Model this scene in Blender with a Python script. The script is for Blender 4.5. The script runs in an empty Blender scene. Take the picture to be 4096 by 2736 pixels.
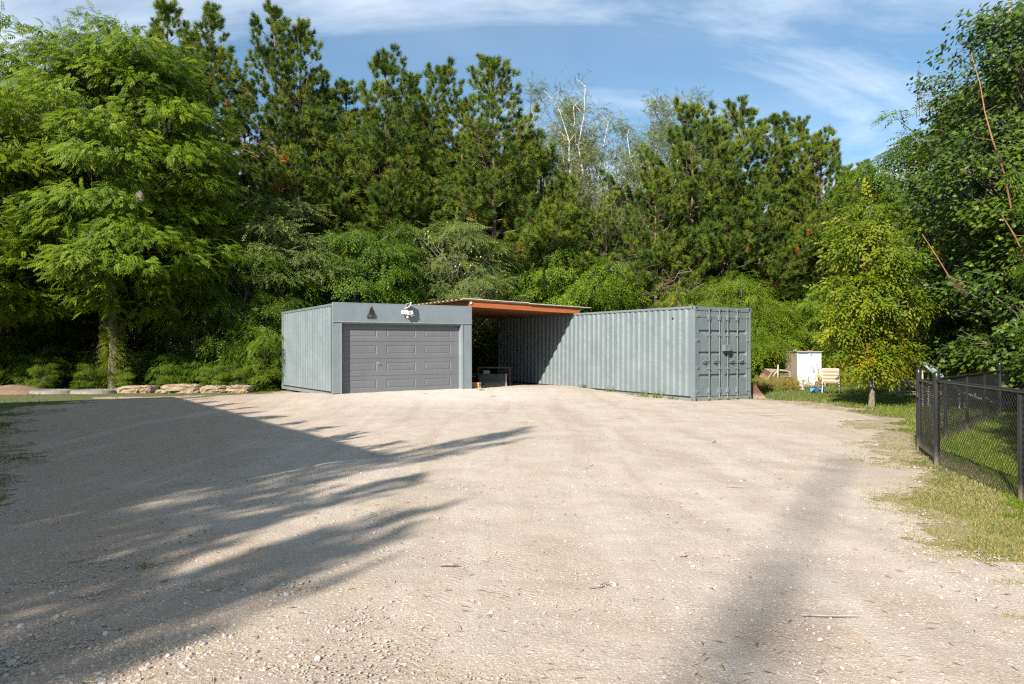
import bpy, math, random
import numpy as np
from mathutils import Vector, Matrix
rng = np.random.default_rng(7); random.seed(7)
D = bpy.data; SC = bpy.context.scene
C = SC.collection
R = math.radians

# ------------------------------------------------------------------ camera, sky, sun, exposure
FPX, HOR, EYE = 2963.3, 1391.4, 1.624          # focal length and horizon of the 4096 px wide photograph
cam = D.objects.new('camera', D.cameras.new('camera')); C.objects.link(cam)
cam.data.sensor_width = 36; cam.data.lens = 36*FPX/4096; cam.data.clip_end = 2000; cam.data.clip_start = 0.05
cam.location = (0, 0, EYE); cam.rotation_euler = (R(90)+0.0079, 0, 0); SC.camera = cam

SUN_TRAVEL = Vector((.468*.8686, .884*.8686, -.4955)).normalized()    # light travels this way, elevation about 29.7 degrees
sun = D.objects.new('sun', D.lights.new('sun', 'SUN')); C.objects.link(sun)
sun.data.energy = 5.0; sun.data.angle = R(.55); sun.data.color = (1, .93, .82)
sun.rotation_euler = SUN_TRAVEL.to_track_quat('-Z', 'Y').to_euler()
SC.view_settings.view_transform = 'Standard'; SC.view_settings.look = 'None'
SC.cycles.use_denoising = False; SC.cycles.pixel_filter_type = 'BLACKMAN_HARRIS'; SC.cycles.filter_width = 1.25; SC.cycles.max_bounces = 6; SC.cycles.diffuse_bounces = 3; SC.cycles.sample_clamp_indirect = 4.0
SC.view_settings.gamma = 1; SC.view_settings.exposure = 1.10

class NT:
    """tiny node helper"""
    def __init__(s, tree): s.t = tree; s.n = tree.nodes; s.l = tree.links
    def node(s, typ, ins=None, **kw):
        nd = s.n.new(typ)
        for k, v in kw.items(): setattr(nd, k, v)
        for k, v in (ins or {}).items(): s.put(nd.inputs[k], v)
        return nd
    def put(s, sock, v):
        if isinstance(v, bpy.types.NodeSocket): s.l.new(v, sock)
        elif isinstance(v, bpy.types.Node): s.l.new(v.outputs[0], sock)
        else: sock.default_value = v
    def m(s, op, a, b=0.0, c=0.0, clamp=False):
        nd = s.n.new('ShaderNodeMath'); nd.operation = op; nd.use_clamp = clamp
        s.put(nd.inputs[0], a); s.put(nd.inputs[1], b); s.put(nd.inputs[2], c); return nd.outputs[0]
    def ss(s, v, a, b, lo=0.0, hi=1.0):
        nd = s.node('ShaderNodeMapRange', {0: v, 1: a, 2: b, 3: lo, 4: hi}, interpolation_type='SMOOTHSTEP'); return nd.outputs[0]
    def noise(s, vec, scale, detail=4, rough=.55, dist=0.0):
        nd = s.node('ShaderNodeTexNoise', {'Scale': scale, 'Detail': detail, 'Roughness': rough, 'Distortion': dist})
        if vec is not None: s.put(nd.inputs['Vector'], vec)
        return nd.outputs[0]
    def vor(s, vec, scale, feature='F1', out=0, rnd=1.0):
        nd = s.node('ShaderNodeTexVoronoi', {'Scale': scale, 'Randomness': rnd}, feature=feature)
        s.put(nd.inputs['Vector'], vec); return nd.outputs[out]
    def mix(s, f, a, b, typ='MIX'):
        nd = s.n.new('ShaderNodeMix'); nd.data_type = 'RGBA'; nd.blend_type = typ
        def c4(v): return tuple(v)+(1,) if isinstance(v, (tuple, list)) and len(v) == 3 else v
        s.put(nd.inputs[0], f); s.put(nd.inputs[6], c4(a)); s.put(nd.inputs[7], c4(b)); return nd.outputs[2]
    def ramp(s, f, stops):
        nd = s.n.new('ShaderNodeValToRGB'); s.put(nd.inputs[0], f); e = nd.color_ramp.elements
        while len(e) < len(stops): e.new(.5)
        for i, (p, c) in enumerate(stops): e[i].position = p; e[i].color = tuple(c)+(1,)
        return nd.outputs[0]

w = D.worlds.new("World"); SC.world = w; w.use_nodes = True
t = NT(w.node_tree); t.n.clear()
sky = t.node('ShaderNodeTexSky', sky_type='NISHITA'); sky.sun_disc = False
sky.sun_elevation = R(29.7); sky.sun_rotation = math.atan2(-.468, -.884)
sky.air_density = 1.0; sky.dust_density = .6; sky.ozone_density = 2.2
tc = t.node('ShaderNodeTexCoord'); sp = t.node('ShaderNodeSeparateXYZ', {0: tc.outputs['Generated']})
zz = t.m('ADD', sp.outputs[2], .22)
cx = t.m('DIVIDE', sp.outputs[0], zz); cy = t.m('DIVIDE', sp.outputs[1], zz)
cv = t.node('ShaderNodeCombineXYZ', {0: cx, 1: cy, 2: 0.0})
rotn = t.node('ShaderNodeMapping', {'Vector': cv.outputs[0]}); rotn.inputs['Rotation'].default_value = (0, 0, R(-16)); rotn.inputs['Scale'].default_value = (.9, 1.7, 1); rotn.inputs['Location'].default_value = (1.3, .4, 0)
n1 = t.noise(rotn, 1.15, 9, .58, .9); n2 = t.noise(cv, .55, 4, .5, .3); n3 = t.noise(rotn, 5.5, 8, .68, .5)
cl = t.m('ADD', t.m('MULTIPLY', n1, .62), t.m('ADD', t.m('MULTIPLY', n2, .42), t.m('MULTIPLY', n3, .08)))
cl = t.m('MULTIPLY', t.ss(cl, .44, .77), .78)
cl = t.m('MAXIMUM', cl, t.m('MULTIPLY', t.ss(n2, .3, .7), .22))
skyc = t.mix(1.0, sky.outputs[0], (.62, .99, 1.10), 'MULTIPLY')
col = t.mix(cl, skyc, (9.8, 10.6, 11.4))
bg = t.node('ShaderNodeBackground', {'Color': col, 'Strength': .060})
t.l.new(bg.outputs[0], t.node('ShaderNodeOutputWorld').inputs[0])

# ------------------------------------------------------------------ helpers: tags, meshes
def tag(o, label=None, cat=None, group=None, kind=None):
    if label: o['label'] = label
    if cat: o['category'] = cat
    if group: o['group'] = group
    if kind: o['kind'] = kind
    return o
def thing(name, loc, label, cat, group=None, rz=0, parent=None):
    o = D.objects.new(name, None); C.objects.link(o); o.location = loc; o.rotation_euler = (0, 0, rz)
    o.empty_display_size = .2
    return tag(o, label, cat, group)
def dup(root, loc, rz=0, s=1.0, label=None, group=None):
    """a copy of a thing with copies of its parts and sub-parts"""
    r = root.copy(); C.objects.link(r); r.location = loc; r.rotation_euler = (0, 0, rz)
    r.scale = (s, s, s) if not isinstance(s, tuple) else s
    if label: r['label'] = label
    if group: r['group'] = group
    elif 'group' in r: del r['group']
    for ch in list(root.children):
        c = ch.copy(); C.objects.link(c); c.parent = r
        for g in list(ch.children):
            d = g.copy(); C.objects.link(d); d.parent = c
    return r
class MB:
    """collects polygons and links them as ONE mesh object"""
    def __init__(s): s.v = []; s.f = []; s.n = 0; s.r = []; s.mi = []
    def add(s, v, faces, rnd=None, mi=0):
        v = np.asarray(v, float).reshape(-1, 3); faces = np.asarray(faces, int)
        s.v.append(v); s.f.append(faces+s.n); s.n += len(v); s.mi.append(np.full(len(faces), mi))
        s.r.append(np.full(len(v), .5) if rnd is None else np.broadcast_to(rnd, (len(v),)).astype(float)); return s
    def box(s, x0, x1, y0, y1, z0, z1, mi=0, M=None, rnd=None):
        v = np.array([[x, y, z] for z in (z0, z1) for y in (y0, y1) for x in (x0, x1)], float)
        if M is not None: v = v@M[:3, :3].T + M[:3, 3]
        return s.add(v, [[0, 2, 3, 1], [4, 5, 7, 6], [0, 1, 5, 4], [2, 6, 7, 3], [0, 4, 6, 2], [1, 3, 7, 5]], rnd, mi)
    def tube(s, pts, rad, n=6, cap=True, rnd=None, mi=0):
        P = np.asarray(pts, float); k = len(P); rad = np.broadcast_to(rad, (k,))
        T = np.gradient(P, axis=0); T /= np.linalg.norm(T, axis=1)[:, None]+1e-9
        up = np.array([0, 0, 1.]) if abs(T[0, 2]) < .9 else np.array([1., 0, 0])
        a = np.cross(T, up); a /= np.linalg.norm(a, axis=1)[:, None]+1e-9; b = np.cross(T, a)
        ang = np.arange(n)*2*math.pi/n
        V = P[:, None]+rad[:, None, None]*(np.cos(ang)[None, :, None]*a[:, None]+np.sin(ang)[None, :, None]*b[:, None])
        i = np.arange(k-1)[:, None]*n; j = np.arange(n)[None]; j2 = (j+1) % n
        F = np.stack([i+j, i+j2, i+n+j2, i+n+j], -1).reshape(-1, 4)
        s.add(V.reshape(-1, 3), F, rnd, mi)
        if cap and n > 2:
            s.add(V[0], [list(range(n))[::-1]], rnd, mi); s.add(V[-1], [list(range(n))], rnd, mi)
        return s
    def prism(s, poly, axis, a, b, mi=0):
        """polygon (2-D) extruded along axis 0/1/2 from a to b"""
        n = len(poly); V = []
        for q in (a, b):
            for p in poly: l = list(p); l.insert(axis, q); V.append(l)
        s.add(V, [list(range(n))], None, mi); s.f[-1] = s.f[-1]
        s.add(V, [list(range(n, 2*n))[::-1]], None, mi); s.add(V, [[i, i+n, (i+1) % n+n, (i+1) % n] for i in range(n)], None, mi); return s
    def build(s, name, mats, parent=None, smooth=False, loc=None, uvw=None):
        me = D.meshes.new(name); V = np.concatenate(s.v); me.vertices.add(len(V)); me.vertices.foreach_set('co', V.astype(np.float32).ravel())
        nl = sum(f.size for f in s.f); npl = sum(len(f) for f in s.f)
        me.loops.add(nl); me.polygons.add(npl)
        me.loops.foreach_set('vertex_index', np.concatenate([f.ravel() for f in s.f]).astype(np.int32))
        lens = np.concatenate([np.full(len(f), f.shape[1]) for f in s.f])
        me.polygons.foreach_set('loop_start', np.concatenate([[0], np.cumsum(lens)[:-1]]).astype(np.int32))
        me.polygons.foreach_set('material_index', np.concatenate(s.mi).astype(np.int32))
        me.polygons.foreach_set('use_smooth', np.full(npl, bool(smooth)))
        at = me.attributes.new('rnd', 'FLOAT', 'POINT'); at.data.foreach_set('value', np.concatenate(s.r).astype(np.float32))
        for m_ in (mats if isinstance(mats, (list, tuple)) else [mats]): me.materials.append(m_)
        me.update(calc_edges=True); me.validate()
        o = D.objects.new(name, me); C.objects.link(o)
        if parent is not None: o.parent = parent
        if loc is not None: o.location = loc
        return o
def bevel(o, wd=.006, seg=2):
    md = o.modifiers.new('bevel', 'BEVEL'); md.width = wd; md.segments = seg; md.limit_method = 'ANGLE'; return o
def G(px, py, z=0):
    """ground point (height z) seen at a pixel of the 4096 px photograph"""
    Z = FPX*(EYE-z)/(py-HOR); return ((px-2048)/FPX*Z, Z)
def X(px, Z): return (px-2048)/FPX*Z
def H(py, Z): return EYE+(HOR-py)/FPX*Z
def segd(x, y, ax, ay, bx, by):
    tt = np.clip(((x-ax)*(bx-ax)+(y-ay)*(by-ay))/((bx-ax)**2+(by-ay)**2), 0, 1)
    return np.hypot(x-ax-tt*(bx-ax), y-ay-tt*(by-ay))
def gh(x, y):
    """height of the terrain: a low gravel ramp in front of the garage door"""
    x = np.asarray(x, float); y = np.asarray(y, float)
    h = .20*np.exp(-(segd(x, y, -4.8, 23.5, 1.0, 27.5)/3.0)**2)
    h = h+.012*np.sin(x*.9+.3)*np.sin(y*.7)
    return h
def vnoise(x, y, s, seed=0):
    """smooth value noise, numpy"""
    x = np.asarray(x)*s+seed*17.3; y = np.asarray(y)*s+seed*9.1
    xi = np.floor(x).astype(int); yi = np.floor(y).astype(int); fx = x-xi; fy = y-yi
    fx = fx*fx*(3-2*fx); fy = fy*fy*(3-2*fy)
    def h(a, b):
        n = (a*374761393+b*668265263+seed*1442695) & 0x7fffffff; n = ((n ^ (n >> 13))*1274126177) & 0x7fffffff
        return (n ^ (n >> 16))/0x7fffffff % 1.0
    return (h(xi, yi)*(1-fx)+h(xi+1, yi)*fx)*(1-fy)+(h(xi, yi+1)*(1-fx)+h(xi+1, yi+1)*fx)*fy

# ------------------------------------------------------------------ materials
def mat(name):
    m_ = D.materials.new(name); m_.use_nodes = True; t_ = NT(m_.node_tree); t_.n.clear()
    out = t_.node('ShaderNodeOutputMaterial'); b = t_.node('ShaderNodeBsdfPrincipled'); t_.l.new(b.outputs[0], out.inputs[0])
    return m_, t_, b, out
def obj_co(t_): return t_.node('ShaderNodeTexCoord').outputs['Object']
def paint(name, c, rough=.45, var=.12, dirt=.25, metal=0.0, bump=.02, bscale=3.0, rust=0.0):
    m_, t_, b, o = mat(name); co = obj_co(t_)
    n_ = t_.noise(co, 1.3, 5); n2_ = t_.noise(co, 14, 6, .7)
    sp_ = t_.node('ShaderNodeSeparateXYZ', {0: co})
    st = t_.node('ShaderNodeMapping', {'Vector': co}); st.inputs['Scale'].default_value = (9, 9, .5)
    streak = t_.noise(st, 1.5, 5, .6)
    c1 = t_.mix(t_.m('MULTIPLY', t_.ss(n_, .3, .7), var), c, tuple(min(1, v*1.45+.02) for v in c))
    c2 = t_.mix(t_.m('MULTIPLY', t_.ss(streak, .5, .8), dirt), c1, tuple(v*.62 for v in c))
    low = t_.ss(t_.m('ADD', sp_.outputs[2], t_.m('MULTIPLY', n2_, .35)), .42, .12)
    c2 = t_.mix(t_.m('MULTIPLY', low, dirt*1.3), c2, (.33, .28, .21))
    c3 = t_.mix(t_.m('MULTIPLY', t_.ss(n2_, .66, .78), dirt*1.3), c2, tuple(v*.5 for v in c))
    if rust:
        rn_ = t_.noise(co, 6.5, 7, .72, .3); c3 = t_.mix(t_.m('MULTIPLY', t_.ss(t_.m('ADD', rn_, t_.ss(sp_.outputs[2], .5, .1, 0.0, .07)), .685, .72), rust), c3, (.15, .065, .03))
    t_.put(b.inputs['Base Color'], c3); b.inputs['Metallic'].default_value = metal
    t_.put(b.inputs['Roughness'], t_.ss(n_, .2, .8, rough-.06, rough+.1))
    bp = t_.node('ShaderNodeBump', {'Height': t_.noise(co, bscale, 4), 'Strength': 1.0, 'Distance': bump}); t_.put(b.inputs['Normal'], bp.outputs[0])
    return m_
def wood(name, c, c2, scale=1.0, rough=.7, axis=0, grain=.9):
    m_, t_, b, o = mat(name); co = obj_co(t_)
    mp = t_.node('ShaderNodeMapping', {'Vector': co}); s_ = [22*scale]*3; s_[axis] = 1.2*scale; mp.inputs['Scale'].default_value = s_
    n_ = t_.noise(mp, 1.6, 7, .65, 1.2); k = t_.noise(co, 5*scale, 3)
    cc = t_.mix(t_.m('MULTIPLY', t_.ss(n_, .3, .72), grain), c, c2)
    cc = t_.mix(t_.m('MULTIPLY', t_.ss(k, .55, .75), .35), cc, tuple(v*.55 for v in c))
    t_.put(b.inputs['Base Color'], cc); b.inputs['Roughness'].default_value = rough
    bp = t_.node('ShaderNodeBump', {'Height': n_, 'Strength': .6, 'Distance': .006}); t_.put(b.inputs['Normal'], bp.outputs[0]); return m_
def leafmat(name, stops, trans=.3, rough=.5, gloss=.35):
    m_, t_, b, out = mat(name)
    a = t_.node('ShaderNodeAttribute', attribute_name='rnd').outputs['Fac']
    oi = t_.node('ShaderNodeObjectInfo').outputs['Random']
    co = t_.node('ShaderNodeNewGeometry').outputs['Position']
    f = t_.m('ADD', t_.m('MULTIPLY', a, .62), t_.m('ADD', t_.m('MULTIPLY', t_.noise(co, .55, 3), .36), t_.m('MULTIPLY', t_.m('SUBTRACT', oi, .5), .14)))
    f = t_.m('MAXIMUM', f, t_.m('MULTIPLY', t_.m('GREATER_THAN', a, .985), 1.0))
    c_ = t_.ramp(f, stops)
    t_.put(b.inputs['Base Color'], c_); b.inputs['Roughness'].default_value = rough; b.inputs['Specular IOR Level'].default_value = gloss*.6
    tr = t_.node('ShaderNodeBsdfTranslucent', {'Color': t_.mix(.5, c_, (.20, .26, .02), 'MIX')})
    mx = t_.node('ShaderNodeMixShader', {0: trans}); t_.l.new(b.outputs[0], mx.inputs[1]); t_.l.new(tr.outputs[0], mx.inputs[2]); t_.l.new(mx.outputs[0], out.inputs[0])
    return m_
def barkmat(name, c, c2, scale=1.0):
    m_, t_, b, o = mat(name); co = t_.node('ShaderNodeNewGeometry').outputs['Position']
    mp = t_.node('ShaderNodeMapping', {'Vector': co}); mp.inputs['Scale'].default_value = (14*scale, 14*scale, 3*scale)
    n_ = t_.noise(mp, 1.2, 6, .65, .6)
    t_.put(b.inputs['Base Color'], t_.mix(t_.ss(n_, .35, .65), c, c2)); b.inputs['Roughness'].default_value = .9
    bp = t_.node('ShaderNodeBump', {'Height': n_, 'Strength': .8, 'Distance': .03}); t_.put(b.inputs['Normal'], bp.outputs[0]); return m_
M = {}
M['steel'] = paint('painted_steel', (.126, .151, .163), .42, .2, .15, rust=.7)
M['steel2'] = paint('painted_steel_door', (.122, .144, .157), .40, .2, .2, rust=.7)
M['board'] = paint('painted_board', (.138, .163, .182), .6, .2, .2, bump=.01)
M['trim'] = paint('painted_trim', (.185, .21, .225), .5, .2, .2)
M['recess'] = paint('recess_paint', (.16, .19, .20), .6)
M['gdoor'] = paint('garage_door_paint', (.112, .116, .128), .45, .15, .12, bump=.002, bscale=30)
M['dark'] = paint('dark_parts_and_shade', (.012, .013, .014), .8, 0, 0)
M['black'] = paint('black_coated_metal', (.011, .011, .012), .35, .3, .3, bump=.002)
M['blackiron'] = paint('black_sheet_metal', (.014, .014, .015), .5, .2, .1, bump=.001)
M['bucket'] = paint('black_bucket_steel', (.022, .021, .021), .55, .6, .7)
M['white'] = paint('white_plastic', (.72, .72, .70), .4, .1, .15, bump=.001)
M['lens'] = paint('grey_lens', (.30, .31, .31), .2, .1, .1)
M['chrome'] = paint('bright_metal', (.65, .64, .62), .3, .1, .1, metal=.8)
M['sheet'] = paint('roof_sheet_metal', (.66, .66, .66), .35, .2, .3, metal=.3, bump=.004)
M['orange'] = wood('orange_stained_wood', (.36, .110, .032), (.25, .068, .020), 1.0, .6)
M['ply'] = wood('orange_stained_plywood', (.20, .055, .015), (.13, .035, .010), .6, .7)
M['greywood'] = wood('weathered_grey_wood', (.36, .32, .26), (.20, .175, .145), 1.0, .85)
M['oldwood'] = wood('old_brown_boards', (.36, .29, .22), (.17, .13, .10), 1.4, .9, axis=2)
M['oldwhite'] = paint('peeling_white_paint', (.50, .52, .545), .7, .5, .9)
M['freshwood'] = wood('cut_timber', (.55, .36, .18), (.40, .24, .11), 1.0, .8)
M['brick'] = wood('orange_block', (.62, .33, .14), (.45, .20, .07), 1.2, .85)
M['rust'] = paint('rusty_steel', (.085, .032, .018), .8, .8, .6, bump=.01)
M['beige'] = paint('beige_sling', (.36, .29, .21), .8, .2, .1)
M['cream'] = paint('cream_frame', (.52, .47, .38), .45, .1, .1)
M['blue'] = paint('blue_fabric', (.03, .24, .66), .7, .3, .1)
M['slide'] = paint('grey_slide', (.16, .20, .25), .3, .3, .2)
M['yellowbag'] = paint('yellow_plastic', (.80, .38, .02), .5, .5, .1)
M['rubber'] = paint('grey_rubber', (.13, .125, .115), .8, .5, .3)
M['nest'] = paint('paper_nest', (.075, .060, .048), .9, .6, .4, bump=.02, bscale=12)
M['apple'] = paint('green_apple_skin', (.36, .34, .09), .4, .3, .1)
M['mast'] = paint('red_mast_paint', (.45, .16, .12), .5)
M['bark_pine'] = barkmat('pine_bark', (.22, .135, .085), (.095, .065, .05))
M['bark_grey'] = barkmat('grey_bark', (.19, .165, .13), (.085, .075, .06))
M['bark_white'] = barkmat('white_bark', (.62, .60, .54), (.35, .33, .29))
M['bark_red'] = barkmat('reddish_twig_bark', (.27, .135, .07), (.17, .085, .05))
M['needles'] = leafmat('pine_needles', [(0, (.018, .042, .010)), (.3, (.055, .098, .015)), (.55, (.120, .168, .018)), (.85, (.22, .24, .025)), (.97, (.25, .22, .025)), (1, (.30, .12, .02))], .14, .55, .3)
M['wneedles'] = leafmat('soft_needles', [(0, (.04, .10, .05)), (.5, (.07, .17, .06)), (1, (.15, .26, .07))], .2, .5)
M['walnut'] = leafmat('pinnate_leaves', [(0, (.040, .082, .004)), (.35, (.090, .150, .005)), (.6, (.165, .225, .007)), (.9, (.27, .29, .010)), (1, (.38, .30, .02))], .34)
M['green'] = leafmat('green_leaves', [(0, (.020, .056, .005)), (.4, (.055, .105, .006)), (.7, (.115, .175, .008)), (1, (.22, .26, .012))], .3)
M['olive'] = leafmat('olive_leaves', [(0, (.045, .070, .016)), (.4, (.085, .120, .026)), (.7, (.15, .18, .04)), (1, (.27, .27, .07))], .25)
M['lime'] = leafmat('yellow_green_leaves', [(0, (.035, .070, .005)), (.35, (.090, .140, .006)), (.65, (.190, .215, .008)), (.93, (.34, .29, .012)), (1, (.60, .24, .02))], .35)
M['lime2'] = leafmat('mid_green_leaves', [(0, (.035, .075, .005)), (.4, (.085, .145, .007)), (.7, (.155, .215, .010)), (1, (.26, .29, .015))], .32)
M['maple'] = leafmat('maple_leaves', [(0, (.016, .040, .007)), (.4, (.036, .072, .008)), (.7, (.080, .120, .010)), (.95, (.16, .20, .02)), (1, (.40, .26, .03))], .25, .4, .5)
M['poplar'] = leafmat('poplar_leaves', [(0, (.07, .095, .03)), (.5, (.14, .17, .055)), (.85, (.22, .22, .08)), (1, (.30, .18, .12))], .25)
M['redleaf'] = leafmat('reddening_leaves', [(0, (.07, .14, .015)), (.45, (.13, .20, .02)), (.62, (.35, .20, .04)), (.8, (.55, .13, .05)), (1, (.60, .10, .06))], .3)
M['gold'] = leafmat('golden_weed_leaves', [(0, (.12, .13, .02)), (.4, (.24, .22, .02)), (.7, (.42, .30, .02)), (1, (.55, .25, .03))], .25)
M['grass'] = leafmat('grass_blades', [(0, (.050, .095, .008)), (.4, (.090, .150, .010)), (.7, (.155, .205, .014)), (1, (.32, .30, .08))], .3, .5)
M['dry'] = leafmat('dry_grass_blades', [(0, (.11, .15, .03)), (.35, (.20, .21, .06)), (.65, (.34, .27, .12)), (1, (.46, .34, .18))], .2, .8, .1)
M['weed'] = leafmat('seeding_weed_blades', [(0, (.12, .14, .03)), (.5, (.22, .19, .05)), (1, (.36, .24, .10))], .2, .8, .1)
M['brush'] = leafmat('dead_brush', [(0, (.12, .09, .06)), (1, (.26, .20, .14))], 0, .9, .1)

def gravelmat():
    m_, t_, b, o = mat('gravel'); co = obj_co(t_); sp_ = t_.node('ShaderNodeSeparateXYZ', {0: co}); x_, y_ = sp_.outputs[0], sp_.outputs[1]
    big = t_.noise(co, .22, 4, .55, .4); mid = t_.noise(co, 1.3, 6, .62, .3); fine = t_.noise(co, 26, 6, .75)
    base = t_.mix(t_.ss(mid, .32, .68), (.375, .307, .240), (.46, .388, .315))
    # dirt patches: more of them to the lower left and around the old tyre tracks
    left = t_.ss(t_.m('ADD', x_, t_.m('MULTIPLY', y_, .28)), 1.2, -2.6)
    near = t_.ss(y_, 8.5, 3.2)
    dm = t_.m('ADD', t_.m('MULTIPLY', big, .7), t_.m('ADD', t_.m('MULTIPLY', mid, .55), t_.m('ADD', t_.m('MULTIPLY', left, .27), t_.m('MULTIPLY', near, .12))))
    base = t_.mix(t_.m('MULTIPLY', t_.ss(dm, .66, .90), .9), base, (.30, .205, .130))
    base = t_.mix(t_.m('MULTIPLY', t_.ss(t_.noise(co, .8, 5, .6, .6), .56, .72), .5), base, (.34, .24, .155))
    ln_ = t_.node('ShaderNodeMapping', {'Vector': co}); ln_.inputs['Scale'].default_value = (1.5, .16, 1); ln_.inputs['Rotation'].default_value = (0, 0, R(9))
    lane = t_.noise(ln_, 1.0, 5, .6, .7)
    base = t_.mix(t_.m('MULTIPLY', t_.ss(lane, .49, .64), .48), base, (.285, .222, .160)); base = t_.mix(t_.m('MULTIPLY', t_.ss(lane, .46, .34), .35), base, (.53, .475, .415))
    dd_ = t_.node('ShaderNodeVectorMath', {0: co, 1: (-2.0, 24.2, 0)}, operation='DISTANCE').outputs['Value']
    base = t_.mix(t_.m('MULTIPLY', t_.ss(t_.m('ADD', dd_, t_.m('MULTIPLY', mid, 2.5)), 6.0, 3.0), .55), base, (.62, .57, .52))
    # crushed stone: cells of several sizes
    v1 = t_.vor(co, 62, 'F1', 0); c1 = t_.vor(co, 62, 'F1', 1); v2 = t_.vor(co, 150, 'F1', 0); c2 = t_.vor(co, 150, 'F1', 1); v3 = t_.vor(co, 24, 'F1', 0); c3 = t_.vor(co, 24, 'F1', 1)
    s1 = t_.node('ShaderNodeSeparateColor', {0: c1}).outputs[0]; s2 = t_.node('ShaderNodeSeparateColor', {0: c2}).outputs[0]; s3 = t_.node('ShaderNodeSeparateColor', {0: c3}).outputs
    base = t_.mix(.26, base, t_.mix(s2, (.22, .19, .155), (.64, .57, .49)))
    sm1 = t_.m('MULTIPLY', t_.m('GREATER_THAN', s1, .55), t_.ss(v1, .42, .30))
    base = t_.mix(t_.m('MULTIPLY', sm1, .55), base, t_.mix(s1, (.26, .23, .20), (.72, .68, .62)))
    sm3 = t_.m('MULTIPLY', t_.m('GREATER_THAN', s3[1], .80), t_.ss(v3, .36, .26))
    base = t_.mix(t_.m('MULTIPLY', sm3, .55), base, t_.mix(s3[0], (.34, .31, .28), (.64, .60, .56)))
    base = t_.mix(t_.m('MULTIPLY', t_.ss(fine, .62, .74), .5), base, (.17, .13, .10))
    # bits of dry straw
    st = t_.node('ShaderNodeMapping', {'Vector': co}); st.inputs['Scale'].default_value = (5, 30, 1); st.inputs['Rotation'].default_value = (0, 0, .5)
    base = t_.mix(t_.m('MULTIPLY', t_.ss(t_.noise(st, 1.4, 5, .7, 1.5), .665, .72), .55), base, (.25, .17, .09))
    t_.put(b.inputs['Base Color'], base); b.inputs['Roughness'].default_value = .95; b.inputs['Specular IOR Level'].default_value = .2
    # tyre tread prints pressed in the dust
    hgt = None
    for (x0, k, q, wd) in ((-.62, .06, .010, .11), (-.20, .035, .012, .10), (.55, -.30, .02, .12), (-1.25, .55, .0, .10), (1.35, .10, .01, .11)):
        yy = t_.m('SUBTRACT', y_, 3.0)
        xc = t_.m('ADD', x0, t_.m('ADD', t_.m('MULTIPLY', yy, k), t_.m('MULTIPLY', t_.m('MULTIPLY', yy, yy), q)))
        dx = t_.m('SUBTRACT', x_, xc); ad = t_.m('ABSOLUTE', dx)
        mk = t_.m('MULTIPLY', t_.ss(ad, wd, wd*.75), t_.ss(y_, 9.5, 4.0))
        tr = t_.m('SINE', t_.m('MULTIPLY', t_.m('ADD', y_, t_.m('MULTIPLY', ad, .9)), 105.0))
        e = t_.m('MULTIPLY', mk, t_.m('SUBTRACT', t_.m('MULTIPLY', tr, .5), .5))
        hgt = e if hgt is None else t_.m('ADD', hgt, e)
    hs = t_.m('ADD', t_.m('MULTIPLY', t_.m('SUBTRACT', .5, v1), .34), t_.m('ADD', t_.m('MULTIPLY', t_.m('SUBTRACT', .5, v2), .16), t_.m('MULTIPLY', fine, .8)))
    hs = t_.m('ADD', hs, t_.m('ADD', t_.m('MULTIPLY', mid, 1.1), t_.m('ADD', t_.m('MULTIPLY', sm3, .5), t_.m('MULTIPLY', t_.m('MULTIPLY', hgt, t_.ss(mid, .42, .60)), .34))))
    bp = t_.node('ShaderNodeBump', {'Height': hs, 'Strength': 1.0, 'Distance': .0075}); t_.put(b.inputs['Normal'], bp.outputs[0])
    return m_
M['gravel'] = gravelmat()
def soil(name, a, b2, c_, s=1.0):
    m_, t_, b, o = mat(name); co = obj_co(t_)
    n_ = t_.noise(co, .8*s, 5, .6, .4); n2_ = t_.noise(co, 18*s, 6, .75)
    cc = t_.mix(t_.ss(n_, .35, .65), a, b2); cc = t_.mix(t_.m('MULTIPLY', t_.ss(n2_, .45, .7), .7), cc, c_)
    t_.put(b.inputs['Base Color'], cc); b.inputs['Roughness'].default_value = .95
    bp = t_.node('ShaderNodeBump', {'Height': n2_, 'Strength': 1.0, 'Distance': .04}); t_.put(b.inputs['Normal'], bp.outputs[0]); return m_
M['ground'] = soil('soil_and_turf', (.080, .105, .022), (.13, .125, .045), (.050, .060, .018))
M['mound'] = soil('bare_soil', (.30, .20, .135), (.22, .14, .095), (.36, .27, .20), 2)
M['rock'] = soil('pale_sandstone', (.39, .315, .225), (.30, .205, .13), (.17, .135, .10), 2.2)
def stonemat():
    m_, t_, b, o = mat('loose_stones'); a = t_.node('ShaderNodeAttribute', attribute_name='rnd').outputs['Fac']
    t_.put(b.inputs['Base Color'], t_.ramp(a, [(0, (.18, .15, .12)), (.3, (.34, .28, .22)), (.6, (.44, .38, .31)), (.85, (.30, .29, .28)), (1, (.54, .50, .45))])); b.inputs['Roughness'].default_value = .85; return m_
M['stone'] = stonemat()
def litter():
    m_, t_, b, o = mat('dry_litter'); a = t_.node('ShaderNodeAttribute', attribute_name='rnd').outputs['Fac']
    t_.put(b.inputs['Base Color'], t_.ramp(a, [(0, (.10, .06, .035)), (.5, (.24, .15, .08)), (1, (.42, .32, .18))])); b.inputs['Roughness'].default_value = .9; return m_
M['litter'] = litter()

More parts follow.
